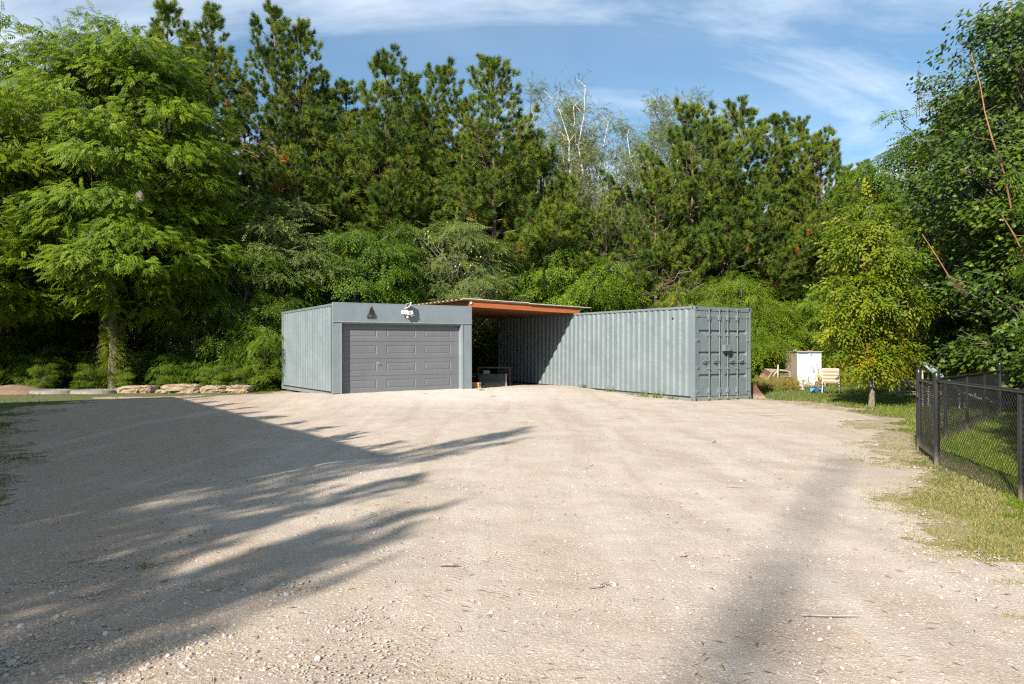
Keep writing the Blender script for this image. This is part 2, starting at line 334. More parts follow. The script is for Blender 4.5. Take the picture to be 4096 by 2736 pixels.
# ------------------------------------------------------------------ ground, gravel yard
gb = MB()
xs = np.concatenate([[-400, -150, -60], np.linspace(-30, 30, 61), [60, 150, 400]]); ys = np.concatenate([[-400, -100, -30], np.linspace(-10, 60, 71), [90, 200, 400, 900]])
XX, YY = np.meshgrid(xs, ys); ZZ = gh(XX, YY)-.010
nx = len(xs); I, J = np.meshgrid(np.arange(nx-1), np.arange(len(ys)-1)); a = (J*nx+I).ravel()
gb.add(np.stack([XX, YY, ZZ], -1), np.stack([a, a+1, a+nx+1, a+nx], -1))
tag(gb.build('ground', M['ground'], smooth=True), kind='structure')

YARD = [(-12.8, 24.3), (-9.6, 24.7), (-8.2, 26.0), (-8.4, 28.5), (-6, 31), (-.8, 33.2), (1.2, 33.4), (7.7, 23.4), (8.0, 22.3), (8.6, 19.8), (8.4, 17.2), (7.2, 15.2), (6.0, 12.6), (5.2, 10.3), (4.5, 8.4), (3.95, 6.8), (3.6, 5.4),
        (3.4, 3), (3.3, 0), (3.3, -9), (-6, -9), (-5.4, 1), (-5.2, 4.5), (-4.9, 6.4), (-5.4, 7.9), (-6.9, 10.3), (-9.6, 14.6), (-12.6, 20)]
def inpoly(x, y, P):
    c_ = np.zeros(x.shape, bool); n = len(P)
    for i in range(n):
        x1, y1 = P[i]; x2, y2 = P[(i+1) % n]
        if y1 != y2: c_ ^= ((y1 > y) != (y2 > y)) & (x < (x2-x1)*(y-y1)/(y2-y1)+x1)
    return c_
def polyd(x, y, P):
    d = np.full(x.shape, 1e9)
    for i in range(len(P)): d = np.minimum(d, segd(x, y, *P[i], *P[(i+1) % len(P)]))
    return np.where(inpoly(x, y, P), d, -d)
def yard(x, y): return polyd(x, y, YARD)+(vnoise(x, y, 1.1, 3)-.5)*1.1+(vnoise(x, y, 5, 4)-.5)*.5+(vnoise(x, y, 14, 5)-.5)*.22
ys = np.concatenate([np.arange(-9, 2.4, .075), 2.4*1.011**np.arange(0, 245)]); xs = np.arange(-14, 9.5, .075)
XX, YY = np.meshgrid(xs, ys)
edge_ = np.clip(yard(XX.ravel(), YY.ravel())/.7, 0, 1).reshape(XX.shape)
hz = gh(XX, YY)-.003+.007*edge_+edge_*(.022*(vnoise(XX, YY, 1.6, 8)-.3)+.012*(vnoise(XX, YY, 5, 9)-.5)+.006*(vnoise(XX, YY, 13, 10)-.5))
nx = len(xs); I, J = np.meshgrid(np.arange(nx-1), np.arange(len(ys)-1)); a = (J*nx+I).ravel()
keep = yard((XX[:-1, :-1]+.04).ravel(), YY[:-1, :-1].ravel()) > 0
F = np.stack([a, a+1, a+nx+1, a+nx], -1)[keep]; used = np.unique(F); rem = np.zeros(XX.size, int); rem[used] = np.arange(len(used))
gy = MB(); gy.add(np.stack([XX, YY, hz], -1).reshape(-1, 3)[used], rem[F]); tag(gy.build('gravel_yard', M['gravel'], smooth=True), kind='structure')

vx = np.arange(-19, 14, .07); vy = np.arange(-9, 30, .07); XX, YY = np.meshgrid(vx, vy); nx = len(vx); I, J = np.meshgrid(np.arange(nx-1), np.arange(len(vy)-1)); a = (J*nx+I).ravel()
k_ = (yard((XX[:-1, :-1]+.08).ravel(), YY[:-1, :-1].ravel())+(vnoise(XX[:-1, :-1].ravel(), YY[:-1, :-1].ravel(), .7, 12)-.5)*.7) > -.50
F = np.stack([a, a+1, a+nx+1, a+nx], -1)[k_]; used = np.unique(F); rem = np.zeros(XX.size, int); rem[used] = np.arange(len(used)); M['verge'] = soil('bare_verge_soil', (.44, .35, .25), (.33, .27, .17), (.25, .20, .12), 2)
gv = MB(); gv.add(np.stack([XX, YY, gh(XX, YY)-.006], -1).reshape(-1, 3)[used], rem[F]); tag(gv.build('dirt_verge', M['verge'], smooth=True), kind='structure')

def inst(mb, tv, tf, pos, d, u, s, rnd, mi=0):
    """place a template (verts tv, faces tf) N times: local x along d, local z along u"""
    d = d/(np.linalg.norm(d, axis=1)[:, None]+1e-9); y = np.cross(u, d); y /= np.linalg.norm(y, axis=1)[:, None]+1e-9; z = np.cross(d, y)
    s = np.broadcast_to(s, (len(pos),)); Rm = np.stack([d, y, z], 1)
    V = pos[:, None]+s[:, None, None]*np.einsum('ki,nij->nkj', tv, Rm)
    k = len(tv); Fo = (np.arange(len(pos))*k)[:, None, None]+tf[None]
    mb.add(V.reshape(-1, 3), Fo.reshape(-1, tf.shape[1]), np.repeat(rnd, k), mi)
def rv(n, r=None): v = (r or rng).normal(size=(n, 3)); return v/np.linalg.norm(v, axis=1)[:, None]

# loose stones and litter on the yard
def stone_template(seed):
    r = np.random.default_rng(seed); phi = (1+5**.5)/2
    v = np.array([(-1, phi, 0), (1, phi, 0), (-1, -phi, 0), (1, -phi, 0), (0, -1, phi), (0, 1, phi), (0, -1, -phi), (0, 1, -phi), (phi, 0, -1), (phi, 0, 1), (-phi, 0, -1), (-phi, 0, 1)], float)
    v /= np.linalg.norm(v[0]); v *= r.uniform(.75, 1.2, (12, 1)); v[:, 2] *= .6
    f = np.array([(0, 11, 5), (0, 5, 1), (0, 1, 7), (0, 7, 10), (0, 10, 11), (1, 5, 9), (5, 11, 4), (11, 10, 2), (10, 7, 6), (7, 1, 8), (3, 9, 4), (3, 4, 2), (3, 2, 6), (3, 6, 8), (3, 8, 9), (4, 9, 5), (2, 4, 11), (6, 2, 10), (8, 6, 7), (9, 8, 1)])
    return v, f
sm = MB()
N = 60000
yy = 2.3*np.exp(rng.uniform(0, math.log(14/2.3), N)); xx = yy*rng.uniform(-.78, .78, N)
dens = .30+1.1*np.clip((-xx-.15*yy+.2)/1.6, 0, 1)*np.clip((7-yy)/3, 0.15, 1)+.45*(vnoise(xx, yy, .9, 21) > .58)
k = (rng.uniform(0, 1, N) < dens) & (yard(xx, yy) > -.25); xx = xx[k]; yy = yy[k]; n = len(xx)
sz = .0048*np.exp(rng.normal(0, .45, n))*(1+.9*np.clip((-xx-.5)/1.2, 0, 1)*np.clip((5.2-yy)/2, 0, 1)); sz = np.minimum(sz, .026)*np.clip(yy/4.5, .9, 1.15)
for q in range(4):
    s_ = slice(q, n, 4); nn = len(xx[s_]); tv, tf = stone_template(q)
    ang = rng.uniform(0, 6.28, nn); d = np.stack([np.cos(ang), np.sin(ang), rng.normal(0, .15, nn)], 1); u = np.array([0, 0, 1])+rng.normal(0, .2, (nn, 3))
    inst(sm, tv, tf, np.stack([xx[s_], yy[s_], gh(xx[s_], yy[s_])+.006+sz[s_]*.15], 1), d, u, sz[s_], rng.uniform(0, 1, nn))
tag(sm.build('loose_gravel', M['stone']), 'small crushed stones lying loose over the yard', 'gravel', kind='stuff')
lm = MB(); N = 2600; yy = 2.6*np.exp(rng.uniform(0, math.log(22/2.6), N)); xx = yy*rng.uniform(-.75, .7, N)
k = (yard(xx, yy) > .0) & ((vnoise(xx, yy, .8, 31) > .55) | (rng.uniform(0, 1, N) < .25)); xx = xx[k]; yy = yy[k]; n = len(xx)
tv = np.array([[-.5, -.035, 0], [.1, -.05, .03], [.5, 0, .0], [.1, .05, .05]]); tf = np.array([[0, 1, 2, 3]]); ang = rng.uniform(0, 6.28, n)
inst(lm, tv, tf, np.stack([xx, yy, gh(xx, yy)+.017], 1), np.stack([np.cos(ang), np.sin(ang), ang*0], 1), np.array([0, 0, 1])+rng.normal(0, .25, (n, 3)), rng.uniform(.025, .09, n), rng.uniform(0, 1, n))
tag(lm.build('straw_litter', M['litter']), 'bits of dry straw and leaf scattered on the gravel', 'plant litter', kind='stuff')

# ------------------------------------------------------------------ grass
BL = np.array([[0, -.09, 0], [0, .09, 0], [.12, .05, .55], [.35, 0, 1.0], [.12, -.05, .55]]); BLF = np.array([[0, 1, 2, 3, 4]])
def blades(mb, x, y, h, lean=.5, rnd=None, z=0, wide=1.0):
    n = len(x); ang = rng.uniform(0, 6.28, n); tv = BL*np.array([1, wide, 1])
    u = np.stack([rng.normal(0, lean*.5, n), rng.normal(0, lean*.5, n), np.ones(n)], 1); d = np.stack([np.cos(ang), np.sin(ang), np.zeros(n)], 1)
    y_ = np.cross(u, d); d = np.cross(y_, u)
    inst(mb, tv, BLF, np.stack([x, y, gh(x, y)+z], 1), d, u, h, rng.uniform(0, 1, n) if rnd is None else rnd)
lawn = MB()
def scatter(N, x0, x1, y0, y1, f, near=True):
    if near: y = np.sqrt(1/(rng.uniform(1/(y1**2), 1/(y0**2), N)))
    else: y = rng.uniform(y0, y1, N)
    x = rng.uniform(x0, x1, N)*(y if near else 1); k = f(x, y); return x[k], y[k]
x, y = scatter(300000, .28, .80, 5.0, 42, lambda x, y: (yard(x, y) < np.where(y < 10.5, -1.25, -.75)) & (x > 3) & (~((y < 24) & (polyd(x, y, YARD) > -.55) & (rng.uniform(0, 1, len(x)) < .6))))
blades(lawn, x, y, np.clip(.028+.0030*y, .03, .13)*rng.uniform(.6, 1.3, len(x)), .7, z=-.02, wide=1.1)
x, y = scatter(60000, 3.4, 12, 1.0, 12, lambda x, y: (yard(x, y) < -.8) & (x > .78*y), near=False)
blades(lawn, x, y, .05*rng.uniform(.6, 1.3, len(x)), .8, z=-.02, wide=1.3)
tag(lawn.build('lawn_grass', M['grass']), 'short green grass of the lawn beside the drive', 'grass', kind='stuff')
vg = MB()
x, y = scatter(270000, .2, .80, 3.8, 26, lambda x, y: (x > 2.5) & (yard(x, y) < .30) & (polyd(x, y, YARD) > -2.3) & (vnoise(x, y, 2.2, 41)+.35*vnoise(x, y, 9, 42) > .42))
blades(vg, x, y, np.clip(.02+.0028*y, .025, .09)*rng.uniform(.5, 1.2, len(x)), 1.5, z=-.018, wide=.9)
x, y = scatter(3600, -.7, .5, 9, 27, lambda x, y: (yard(x, y) > 0) & (vnoise(x, y, 1.2, 43) > .72) & (y > 14))
blades(vg, x, y, .05*rng.uniform(.5, 1.2, len(x)), 1.2)
tag(vg.build('dry_verge_grass', M['dry']), 'thin tan and green grass fraying over the edge of the gravel', 'grass', kind='stuff')
sg = MB()
x, y = scatter(70000, -.80, -.20, 3.5, 27.5, lambda x, y: (yard(x, y) < -.05) & (y < 26.9) & (vnoise(x, y, 1.4, 45) > .35))
blades(sg, x, y, np.clip(.03+.0034*y, .03, .11)*rng.uniform(.5, 1.2, len(x)), .9, z=-.018)
tag(sg.build('shaded_verge_grass', M['grass']), 'grass strip along the shaded left edge of the yard', 'grass', kind='stuff')

# ------------------------------------------------------------------ shipping containers
def corrug(L, pitch=.278, depth=.044, start=.12):
    """outline (position along the wall, depth) of a corrugated panel: outer flat at 0, inner flat at depth"""
    pts = [(start, 0.0)]; p = start
    while p+pitch < L-start+.01:
        pts += [(p+.084, 0), (p+.136, depth), (p+.226, depth), (p+pitch, 0)]; p += pitch
    if L-start-p > .01: pts.append((L-start, 0))
    return pts
def corrug_wall(name, parent, L, z0, z1, M, x0=0.0, flip=1, axis='y', start=.12, y0=0.0, th=.004):
    mb = MB(); P = corrug(L, start=start); n = len(P)
    for off in (0, th):
        V = []
        for z in (z0, z1):
            for (p, dd) in P:
                q = x0+flip*(dd+off); V.append((q, y0+p, z) if axis == 'y' else (y0+p, q, z))
        mb.add(V, [[i, i+1, n+i+1, n+i] for i in range(n-1)])
    return mb.build(name, M, parent)
def casting(parent, x, y, z, sx, sy, sz, oval=True):
    """corner casting: block with dark ovals painted as the shade of slots on its outward faces; sx, sy, sz point outward"""
    a, b, c_ = .162, .178, .118; e = .004
    x0, x1 = (x-e, x+a) if sx < 0 else (x-a, x+e); y0, y1 = (y-e, y+b) if sy < 0 else (y-b, y+e); z0, z1 = (z-c_, z+e) if sz > 0 else (z-e, z+c_)
    mb = MB(); mb.box(x0, x1, y0, y1, z0, z1, 0)
    ov = [(.022*math.cos(t_*math.pi/6), .04*math.sin(t_*math.pi/6)) for t_ in range(12)]
    fx = x0 if sx < 0 else x1; fy = y0 if sy < 0 else y1; yc, xc, zc = (y0+y1)/2, (x0+x1)/2, (z0+z1)/2
    mb.prism([(yc+p, zc+q) for p, q in ov], 0, fx-.002, fx+.002, 1); mb.prism([(xc+p*1.3, zc+q*.9) for p, q in ov], 1, fy-.002, fy+.002, 1)  # flat near-black ovals stand in for the shade inside the holes
    return mb.build('corner_casting', [M['steel'], M['dark']], parent)

WR, AR, BR = .5281, .0042, .0025
HC, LC, WC = 2.896, 12.192, 2.438
cont = thing('shipping_container', (5.4863, 22.306, 0), 'long grey-green shipping container with closed double end doors, right of the carport roof', 'shipping container', rz=WR)
cont.rotation_euler = (Matrix.Rotation(WR, 3, 'Z')@Matrix.Rotation(AR, 3, 'X')@Matrix.Rotation(BR, 3, 'Y')).to_euler()
S = M['steel']
corrug_wall('side_wall', cont, LC, .150, HC-.085, S, x0=.012)
corrug_wall('side_wall', cont, LC, .150, HC-.085, S, x0=WC-.012, flip=-1)
corrug_wall('end_wall', cont, WC, .150, HC-.085, S, x0=LC-.012, flip=-1, axis='x')
mb = MB().box(.05, WC-.05, .05, LC-.05, HC-.035, HC-.015); mb.box(.06, WC-.06, .06, LC-.06, .11, .13); mb.build('roof', S, cont)
for x_ in (0, WC):
    for y_ in (0, LC):
        s1, s2 = (1 if x_ else -1), (1 if y_ else -1)
        mb = MB(); x0, x1 = (0, .10) if x_ == 0 else (WC-.10, WC); y0, y1 = (0.0, .158) if y_ == 0 else (LC-.158, LC)
        mb.box(x0, x1, y0, y1, .118, HC-.118); bevel(mb.build('corner_post', S, cont), .012)
        casting(cont, x_, y_, HC, s1, s2, 1); casting(cont, x_, y_, 0, s1, s2, -1)
for x0, x1 in ((.004, .064), (WC-.064, WC-.004)):
    bevel(MB().box(x0, x1, .178, LC-.178, HC-.078, HC-.006).build('top_rail', S, cont), .008)
def bottom_rail(parent, L, x0, x1, pockets):
    mb = MB(); cur = .16
    for (p0, p1) in pockets+[(L-.16, None)]:
        mb.box(x0, x1, cur, p0, 0.002, .104)
        if p1: cur = p1
    mb.box(x0+.028 if x0 < 1 else x0, x1 if x0 < 1 else x1-.028, .16, L-.16, .104, .15, 1); mb.box(x0+.02 if x0 < 1 else x0, x1 if x0 < 1 else x1-.02, .16, L-.16, .09, .104, 1)  # near-black strip paints in the shadow under the overhanging wall panel
    return mb.build('bottom_rail', [M['steel'], M['dark']], parent)
bottom_rail(cont, LC, .006, .066, [(4.82, 5.16), (6.84, 7.18)]); bottom_rail(cont, LC, WC-.066, WC-.006, [(4.82, 5.16), (6.84, 7.18)])
MB().box(.166, WC-.166, .0, .08, HC-.135, HC-.022).build('door_header', M['steel2'], cont)
MB().box(.166, WC-.166, .0, .08, .012, .135).build('door_sill', M['steel2'], cont)
def cdoor(x0, x1, inner):
    """one leaf; inner = +1 when the centre seam is at x1"""
    z0, z1 = .15, HC-.15; yf = .03
    mb = MB(); st = .075
    bands = [z0+(z1-z0)*q for q in (.235, .50, .755)]; bh = .062
    # face sheet between three pressed-in bands, frames all round
    edges = [z0+.20]+sum([[b_-bh, b_+bh] for b_ in bands], [])+[z1-.20]
    for i in range(0, 8, 2): mb.box(x0+st, x1-st, yf, yf+.02, edges[i], edges[i+1])
    for b_ in bands:
        xa, xb = x0+st, x1-st
        V = [(xa, yf, b_-bh), (xb, yf, b_-bh), (xb-.02, yf+.045, b_-bh*.35), (xa+.02, yf+.045, b_-bh*.35), (xa+.02, yf+.045, b_+bh*.8), (xb-.02, yf+.045, b_+bh*.8), (xa, yf, b_+bh), (xb, yf, b_+bh)]
        mb.add(V, [[0, 1, 2, 3], [3, 2, 5, 4], [4, 5, 7, 6]]); mb.add([V[0], V[3], V[4], V[6]], [[0, 1, 2, 3]]); mb.add([V[1], V[2], V[5], V[7]], [[0, 1, 2, 3]])
    mb.box(x0, x0+st, yf-.014, yf+.03, z0, z1); mb.box(x1-st, x1, yf-.014, yf+.03, z0, z1)
    mb.box(x0+st, x1-st, yf-.014, yf+.03, z1-.20, z1); mb.box(x0+st, x1-st, yf-.014, yf+.03, z0, z0+.20)
    door = mb.build('door', M['steel2'], cont)
    bevel(door, .004, 1)
    g = MB(); xg = x0-.012 if inner > 0 else x1; g.box(xg, xg+.012, .02, .05, z0, z1); g.build('gasket', M['dark'], door)
    L_ = x1-x0
    rods = (x0+L_*.43, x0+L_*.83) if inner > 0 else (x0+L_*.14, x0+L_*.52)
    for xr_ in rods:
        rb = MB().tube([(xr_, -.022, .07), (xr_, -.022, HC-.07)], .0175, 10)
        for zc in (.075, HC-.075): rb.box(xr_-.045, xr_+.045, -.045, .0, zc-.022, zc+.022); rb.box(xr_-.03, xr_+.03, -.03, .012, zc+(.03 if zc < 1 else -.06), zc+(.06 if zc < 1 else -.03))
        for zc in (.33, 1.0, 2.02, HC-.33): rb.box(xr_-.042, xr_+.030, -.044, .020, zc-(.085 if zc in (.33, HC-.33) else .025), zc+(.085 if zc in (.33, HC-.33) else .025))
        rod = rb.build('lock_rod', M['steel'], door); bevel(rod, .004, 1)
        hb = MB(); sx = -1 if inner > 0 else 1; za = 1.22
        hb.tube([(xr_, -.040, za), (xr_+sx*.10, -.055, za-.005), (xr_+sx*.19, -.052, za+.018), (xr_+sx*.32, -.050, za+.002)], [.012, .014, .014, .011], 7)
        hb.box(xr_+sx*.19-.028, xr_+sx*.19+.028, -.045, .018, za-.055, za+.035); hb.tube([(xr_+sx*.19, -.05, za+.03), (xr_+sx*.20, -.055, za+.11)], [.016, .008], 6)
        hb.build('handle', M['steel'], rod)
    return door
dl = cdoor(.118, WC/2-.008, 1); dr = cdoor(WC/2+.004, WC-.118, -1)
for x_, s_, dd in ((.0, 1, dl), (WC, -1, dr)):
    for zc in (.30, 1.03, 1.86, 2.60):
        hb = MB().box(min(x_+s_*.085, x_+s_*.20), max(x_+s_*.085, x_+s_*.20), -.006, .022, zc-.035, zc+.035); hb.tube([(x_+s_*.092, .0, zc-.05), (x_+s_*.092, .0, zc+.05)], .016, 8)
        hb.box(min(x_+s_*.02, x_+s_*.09), max(x_+s_*.02, x_+s_*.09), -.012, .01, zc-.028, zc+.028); bevel(hb.build('hinge', M['steel'], dd), .004, 1)
lk = MB().box(WC/2-.10, WC/2+.135, -.16, -.028, 1.53, 1.725); lk.box(WC/2-.085, WC/2+.12, -.145, -.04, 1.50, 1.53, 1); bevel(lk.build('lock_box', [M['steel'], M['dark']], cont), .008)
MB().box(WC/2-.008, WC/2+.004, .035, .05, .14, HC-.14).build('door_seam', M['dark'], cont)

MB().box(-.006, .010, .93, .99, 2.51, 2.57).build('placard', M['dark'], cont)

# ------------------------------------------------------------------ garage made of two short containers
WG, LG, DG = .5525, 4.877, 6.058
gar = thing('container_garage', (-5.5424, 22.8986, .113), 'grey-blue container garage with a panelled roll-up door and a plain board above it', 'garage', rz=WG)
gar.rotation_euler = (Matrix.Rotation(WG, 3, 'Z')@Matrix.Rotation(-.0043, 3, 'X')@Matrix.Rotation(-.0024, 3, 'Y')).to_euler()
corrug_wall('side_wall', gar, DG, .150, HC-.085, S, x0=.012, start=.16)
corrug_wall('side_wall', gar, DG, .150, HC-.085, S, x0=LG-.012, flip=-1, start=.16)
corrug_wall('back_wall', gar, LG, .150, HC-.085, S, x0=DG-.012, flip=-1, axis='x')
MB().box(.05, LG-.05, .04, DG-.05, HC-.035, HC-.015).build('roof', S, gar)
for x0, x1 in ((.004, .064), (LG-.064, LG-.004)):
    bevel(MB().box(x0, x1, .0, DG-.178, HC-.078, HC-.006).build('top_rail', S, gar), .008)
    for y0, y1 in ((.0, .10), (DG-.158, DG)): bevel(MB().box(x0-.004 if x0 < 1 else x1-.096, x0+.096 if x0 < 1 else x1+.004, y0, y1, .0 if y0 > 1 else .002, HC-.085 if y0 < 1 else HC-.118).build('corner_post', S, gar), .01)
casting(gar, 0, DG, HC, -1, 1, 1); casting(gar, LG, DG, HC, 1, 1, 1); casting(gar, 0, DG, 0, -1, 1, -1)
rail = bottom_rail(gar, DG, .006, .066, []); bottom_rail(gar, DG, LG-.066, LG-.006, [])
MB().box(-.012, .0055, 3.03, 3.10, -.05, .112).build('rail_joint', M['steel'], gar)
Rz = .17                                            # depth of the door recess
XL, XRr, ZT = .285, LG-.40, 2.315
bevel(MB().box(-.006, LG+.006, -.044, -.004, 2.31, HC+.014).build('fascia_board', M['board'], gar), .004, 1)
MB().box(-.004, LG+.004, -.05, -.044, 2.31, 2.345).box(-.008, LG+.008, -.048, .03, HC+.014, HC+.03).build('fascia_edging', M['trim'], gar)
MB().box(.0, XL-.034, -.022, -.002, .10, 2.309).build('jamb_board', M['board'], gar)
MB().box(XRr+.11, LG+.002, -.022, -.002, .02, 2.309).build('jamb_board', M['board'], gar)
MB().box(XL-.034, XL, -.030, Rz, .03, 2.309).build('jamb_trim', M['trim'], gar)
MB().box(XRr, XRr+.08, -.030, Rz, .03, 2.309).build('jamb_trim', M['trim'], gar)
MB().box(XL, XRr, -.003, Rz+.03, 2.262, 2.309).build('head_jamb', M['trim'], gar)
MB().box(0.004, LG-.004, -.018, Rz+.06, -.12, .055).build('sill', M['trim'], gar)
# sectional door: four sections with three raised panels each
gd = MB(); dz0, dz1 = .062, 2.262; nh = 4; sh = (dz1-dz0)/nh; dw = XRr-XL; yf = Rz
for i in range(nh):
    za, zb = dz0+i*sh+.004, dz0+(i+1)*sh-.004
    pz0, pz1 = za+.135, zb-.120
    cols = [(XL+.055+k_*(dw-.14)/3*1.0+.0, ) for k_ in range(3)]
    pw = (dw-.11)/3; xcur = XL
    for k_ in range(3):
        px0 = XL+.055+k_*pw+(.02 if k_ == 0 else .14); px1 = XL+.055+(k_+1)*pw-(.18 if k_ < 2 else .25)
        gd.box(xcur, px0, yf, yf+.03, za, zb); xcur = px1
        gd.box(px0, px1, yf, yf+.03, za, pz0); gd.box(px0, px1, yf, yf+.03, pz1, zb)
        # bevelled groove then a raised field
        e1, e2 = .026, .058; g_ = .014
        o_ = [(px0, pz0), (px1, pz0), (px1, pz1), (px0, pz1)]; m1 = [(px0+e1, pz0+e1), (px1-e1, pz0+e1), (px1-e1, pz1-e1), (px0+e1, pz1-e1)]; m2 = [(px0+e2, pz0+e2), (px1-e2, pz0+e2), (px1-e2, pz1-e2), (px0+e2, pz1-e2)]
        V = [(p, yf, q) for p, q in o_]+[(p, yf+g_, q) for p, q in m1]+[(p, yf+.001, q) for p, q in m2]
        gd.add(V, [[j, (j+1) % 4, 4+(j+1) % 4, 4+j] for j in range(4)]+[[4+j, 4+(j+1) % 4, 8+(j+1) % 4, 8+j] for j in range(4)]+[[8, 9, 10, 11]])
    gd.box(xcur, XRr, yf, yf+.03, za, zb)
gd.box(XL, XRr, yf+.012, yf+.028, dz0, dz1)
gdo = gd.build('garage_door', M['gdoor'], gar)
MB().box(XL, XRr, yf-.004, yf+.02, dz0-.006, dz0+.012).build('bottom_seal', M['dark'], gdo)
hb = MB(); hx, hz_ = XL+1.255, 1.02
hb.tube([(hx, yf, hz_), (hx, yf-.05, hz_)], .022, 10); hb.tube([(hx-.055, yf-.055, hz_+.035), (hx, yf-.06, hz_), (hx+.055, yf-.055, hz_-.035)], [.010, .016, .010], 7); hb.build('handle', M['chrome'], gdo)

GM = gar.matrix_basis if False else Matrix.Translation((-5.5424, 22.8986, .113))@gar.rotation_euler.to_matrix().to_4x4()
def gw(x_, y_, z_): return GM@Vector((x_, y_, z_))
# flat metal emblem on the board: pines and a bear in a triangle
em = thing('metal_emblem', gw(1.255, -.062, 2.44), 'black cut-out emblem of a bear under pines in a triangle, above the garage door', 'wall sign', rz=WG)
def pl(mb, pts): mb.prism(pts, 1, -.004, .004)
mb = MB()
def bar(mb, a_, b_, w_):
    a_ = np.array(a_); b_ = np.array(b_); d_ = (b_-a_)/np.linalg.norm(b_-a_); n_ = np.array([-d_[1], d_[0]])*w_/2
    pl(mb, [tuple(a_+n_), tuple(a_-n_), tuple(b_-n_), tuple(b_+n_)])
bar(mb, (-.165, .065), (0, .30), .013); bar(mb, (.165, .065), (0, .30), .013); bar(mb, (-.175, .068), (.175, .068), .014)
mb.build('frame', M['blackiron'], em)
mb = MB(); bar(mb, (-.165, .008), (.165, .008), .012)
for i_ in range(9): x_ = -.13+i_*.031; bar(mb, (x_, .018), (x_, .056), .013 if i_ % 2 else .019)
bar(mb, (-.13, .037), (.118, .037), .010); mb.build('base_lettering', M['blackiron'], em)
for cx_, zb_, zt_, wd_ in ((.0, .19, .40, .052), (-.045, .17, .33, .045), (.048, .16, .29, .045)):
    mb = MB()
    for i_ in range(5):
        f0 = i_/5; z_0 = zb_+(zt_-zb_)*f0; z_1 = zb_+(zt_-zb_)*min(1, f0+.36); ww = wd_*(1-f0*.8); pl(mb, [(cx_-ww, z_0), (cx_+ww, z_0), (cx_, z_1)])
    bar(mb, (cx_, zb_-.02), (cx_, zb_), .012); mb.build('pine_cutout', M['blackiron'], em)
mb = MB(); body = [(-.105, .130), (-.095, .150), (-.07, .165), (-.05, .176), (.0, .172), (.05, .178), (.085, .155), (.094, .115), (.09, .072), (.055, .072), (.05, .105), (.03, .112), (.02, .072), (-.015, .072), (-.02, .112), (-.05, .125), (-.08, .120)]
pl(mb, body); mb.build('bear_cutout', M['blackiron'], em)
# solar floodlight
fl = thing('solar_floodlight', gw(2.45, -.05, 2.60), 'white security light with small solar panel, fixed above the garage door', 'security light', rz=WG)
mb = MB().box(-.05, .05, -.055, .003, -.06, .09); bevel(mb.build('housing', M['white'], fl), .01)
MB().box(-.018, .018, -.05, -.022, .09, .26).box(-.014, .014, -.10, -.02, .245, .262).build('bracket', M['white'], fl)
def tilted(name, loc, rot, boxes, mats):
    mb = MB()
    for b_ in boxes: mb.box(*b_[:6], mi=b_[6])
    o = mb.build(name, mats, fl); o.location = loc; o.rotation_euler = rot; bevel(o, .006, 1); return o
tilted('lamp_head', (-.13, -.12, .04), (R(-20), 0, R(-38)), [(-.085, .085, -.05, .0, -.055, .055, 0), (-.065, .065, -.054, -.05, -.04, .04, 1)], [M['white'], M['lens']])
tilted('lamp_head', (.02, -.14, .03), (R(-15), 0, R(12)), [(-.075, .075, -.05, .0, -.065, .065, 0), (-.05, .05, -.054, -.05, -.042, .042, 1)], [M['white'], M['lens']])
tilted('lamp_head', (.14, -.11, .06), (R(-15), 0, R(55)), [(-.075, .075, -.05, .0, -.045, .045, 0), (-.05, .05, -.054, -.05, -.03, .03, 1)], [M['white'], M['lens']])
mb = MB().tube([(.0, -.10, -.06), (.0, -.10, -.13)], [.045, .03], 12); mb.build('sensor', M['white'], fl)
tilted('solar_panel', (.0, -.13, .28), (R(-38), R(-14), R(-70)), [(-.12, .12, -.012, .012, -.10, .10, 0), (-.105, .105, -.0145, -.012, -.085, .085, 1)], [M['white'], M['blackiron']])

# ------------------------------------------------------------------ carport roof spanning the gap
A = Vector((-1.46, 25.44, 3.03)); B = Vector((2.53, 27.88, 2.905)); ed = (B-A).normalized(); span = (B-A).length
yaw = math.atan2(B.y-A.y, B.x-A.x)
cp = thing('carport_roof', A, 'low orange-stained timber roof bridging the gap between garage and long container', 'carport roof')
ex = ed; ez = Vector((0, 0, 1)); ey = ez.cross(ex).normalized(); ez = ex.cross(ey)
cp.rotation_euler = Matrix((ex, ey, ez)).transposed().to_euler()
mb = MB().box(0, span, 0, .04, .10, .225); bevel(mb.build('upper_fascia', M['orange'], cp), .003, 1)
bevel(MB().box(-.02, span+.01, -.022, .018, 0, .165).build('front_beam', M['orange'], cp), .004, 1)
MB().box(-.02, .02, .04, 6.0, .02, .20).build('side_beam', M['ply'], cp); MB().box(span-.04, span, .04, 6.0, .0, .19).build('side_beam', M['ply'], cp)
for k_ in range(7):
    y_ = .8+k_*.85; MB().box(.02, span-.04, y_, y_+.04, .03, .18).build('joist', M['ply'], cp)
MB().box(.021, span-.041, .041, 6.0, .013, .028).build('soffit_panel', M['ply'], cp)
for k_ in range(17):
    y_ = -.06+k_*.345; MB().box(-.36, span+.12, y_, y_+.085, .226, .258).build('roof_batten', M['freshwood'], cp)
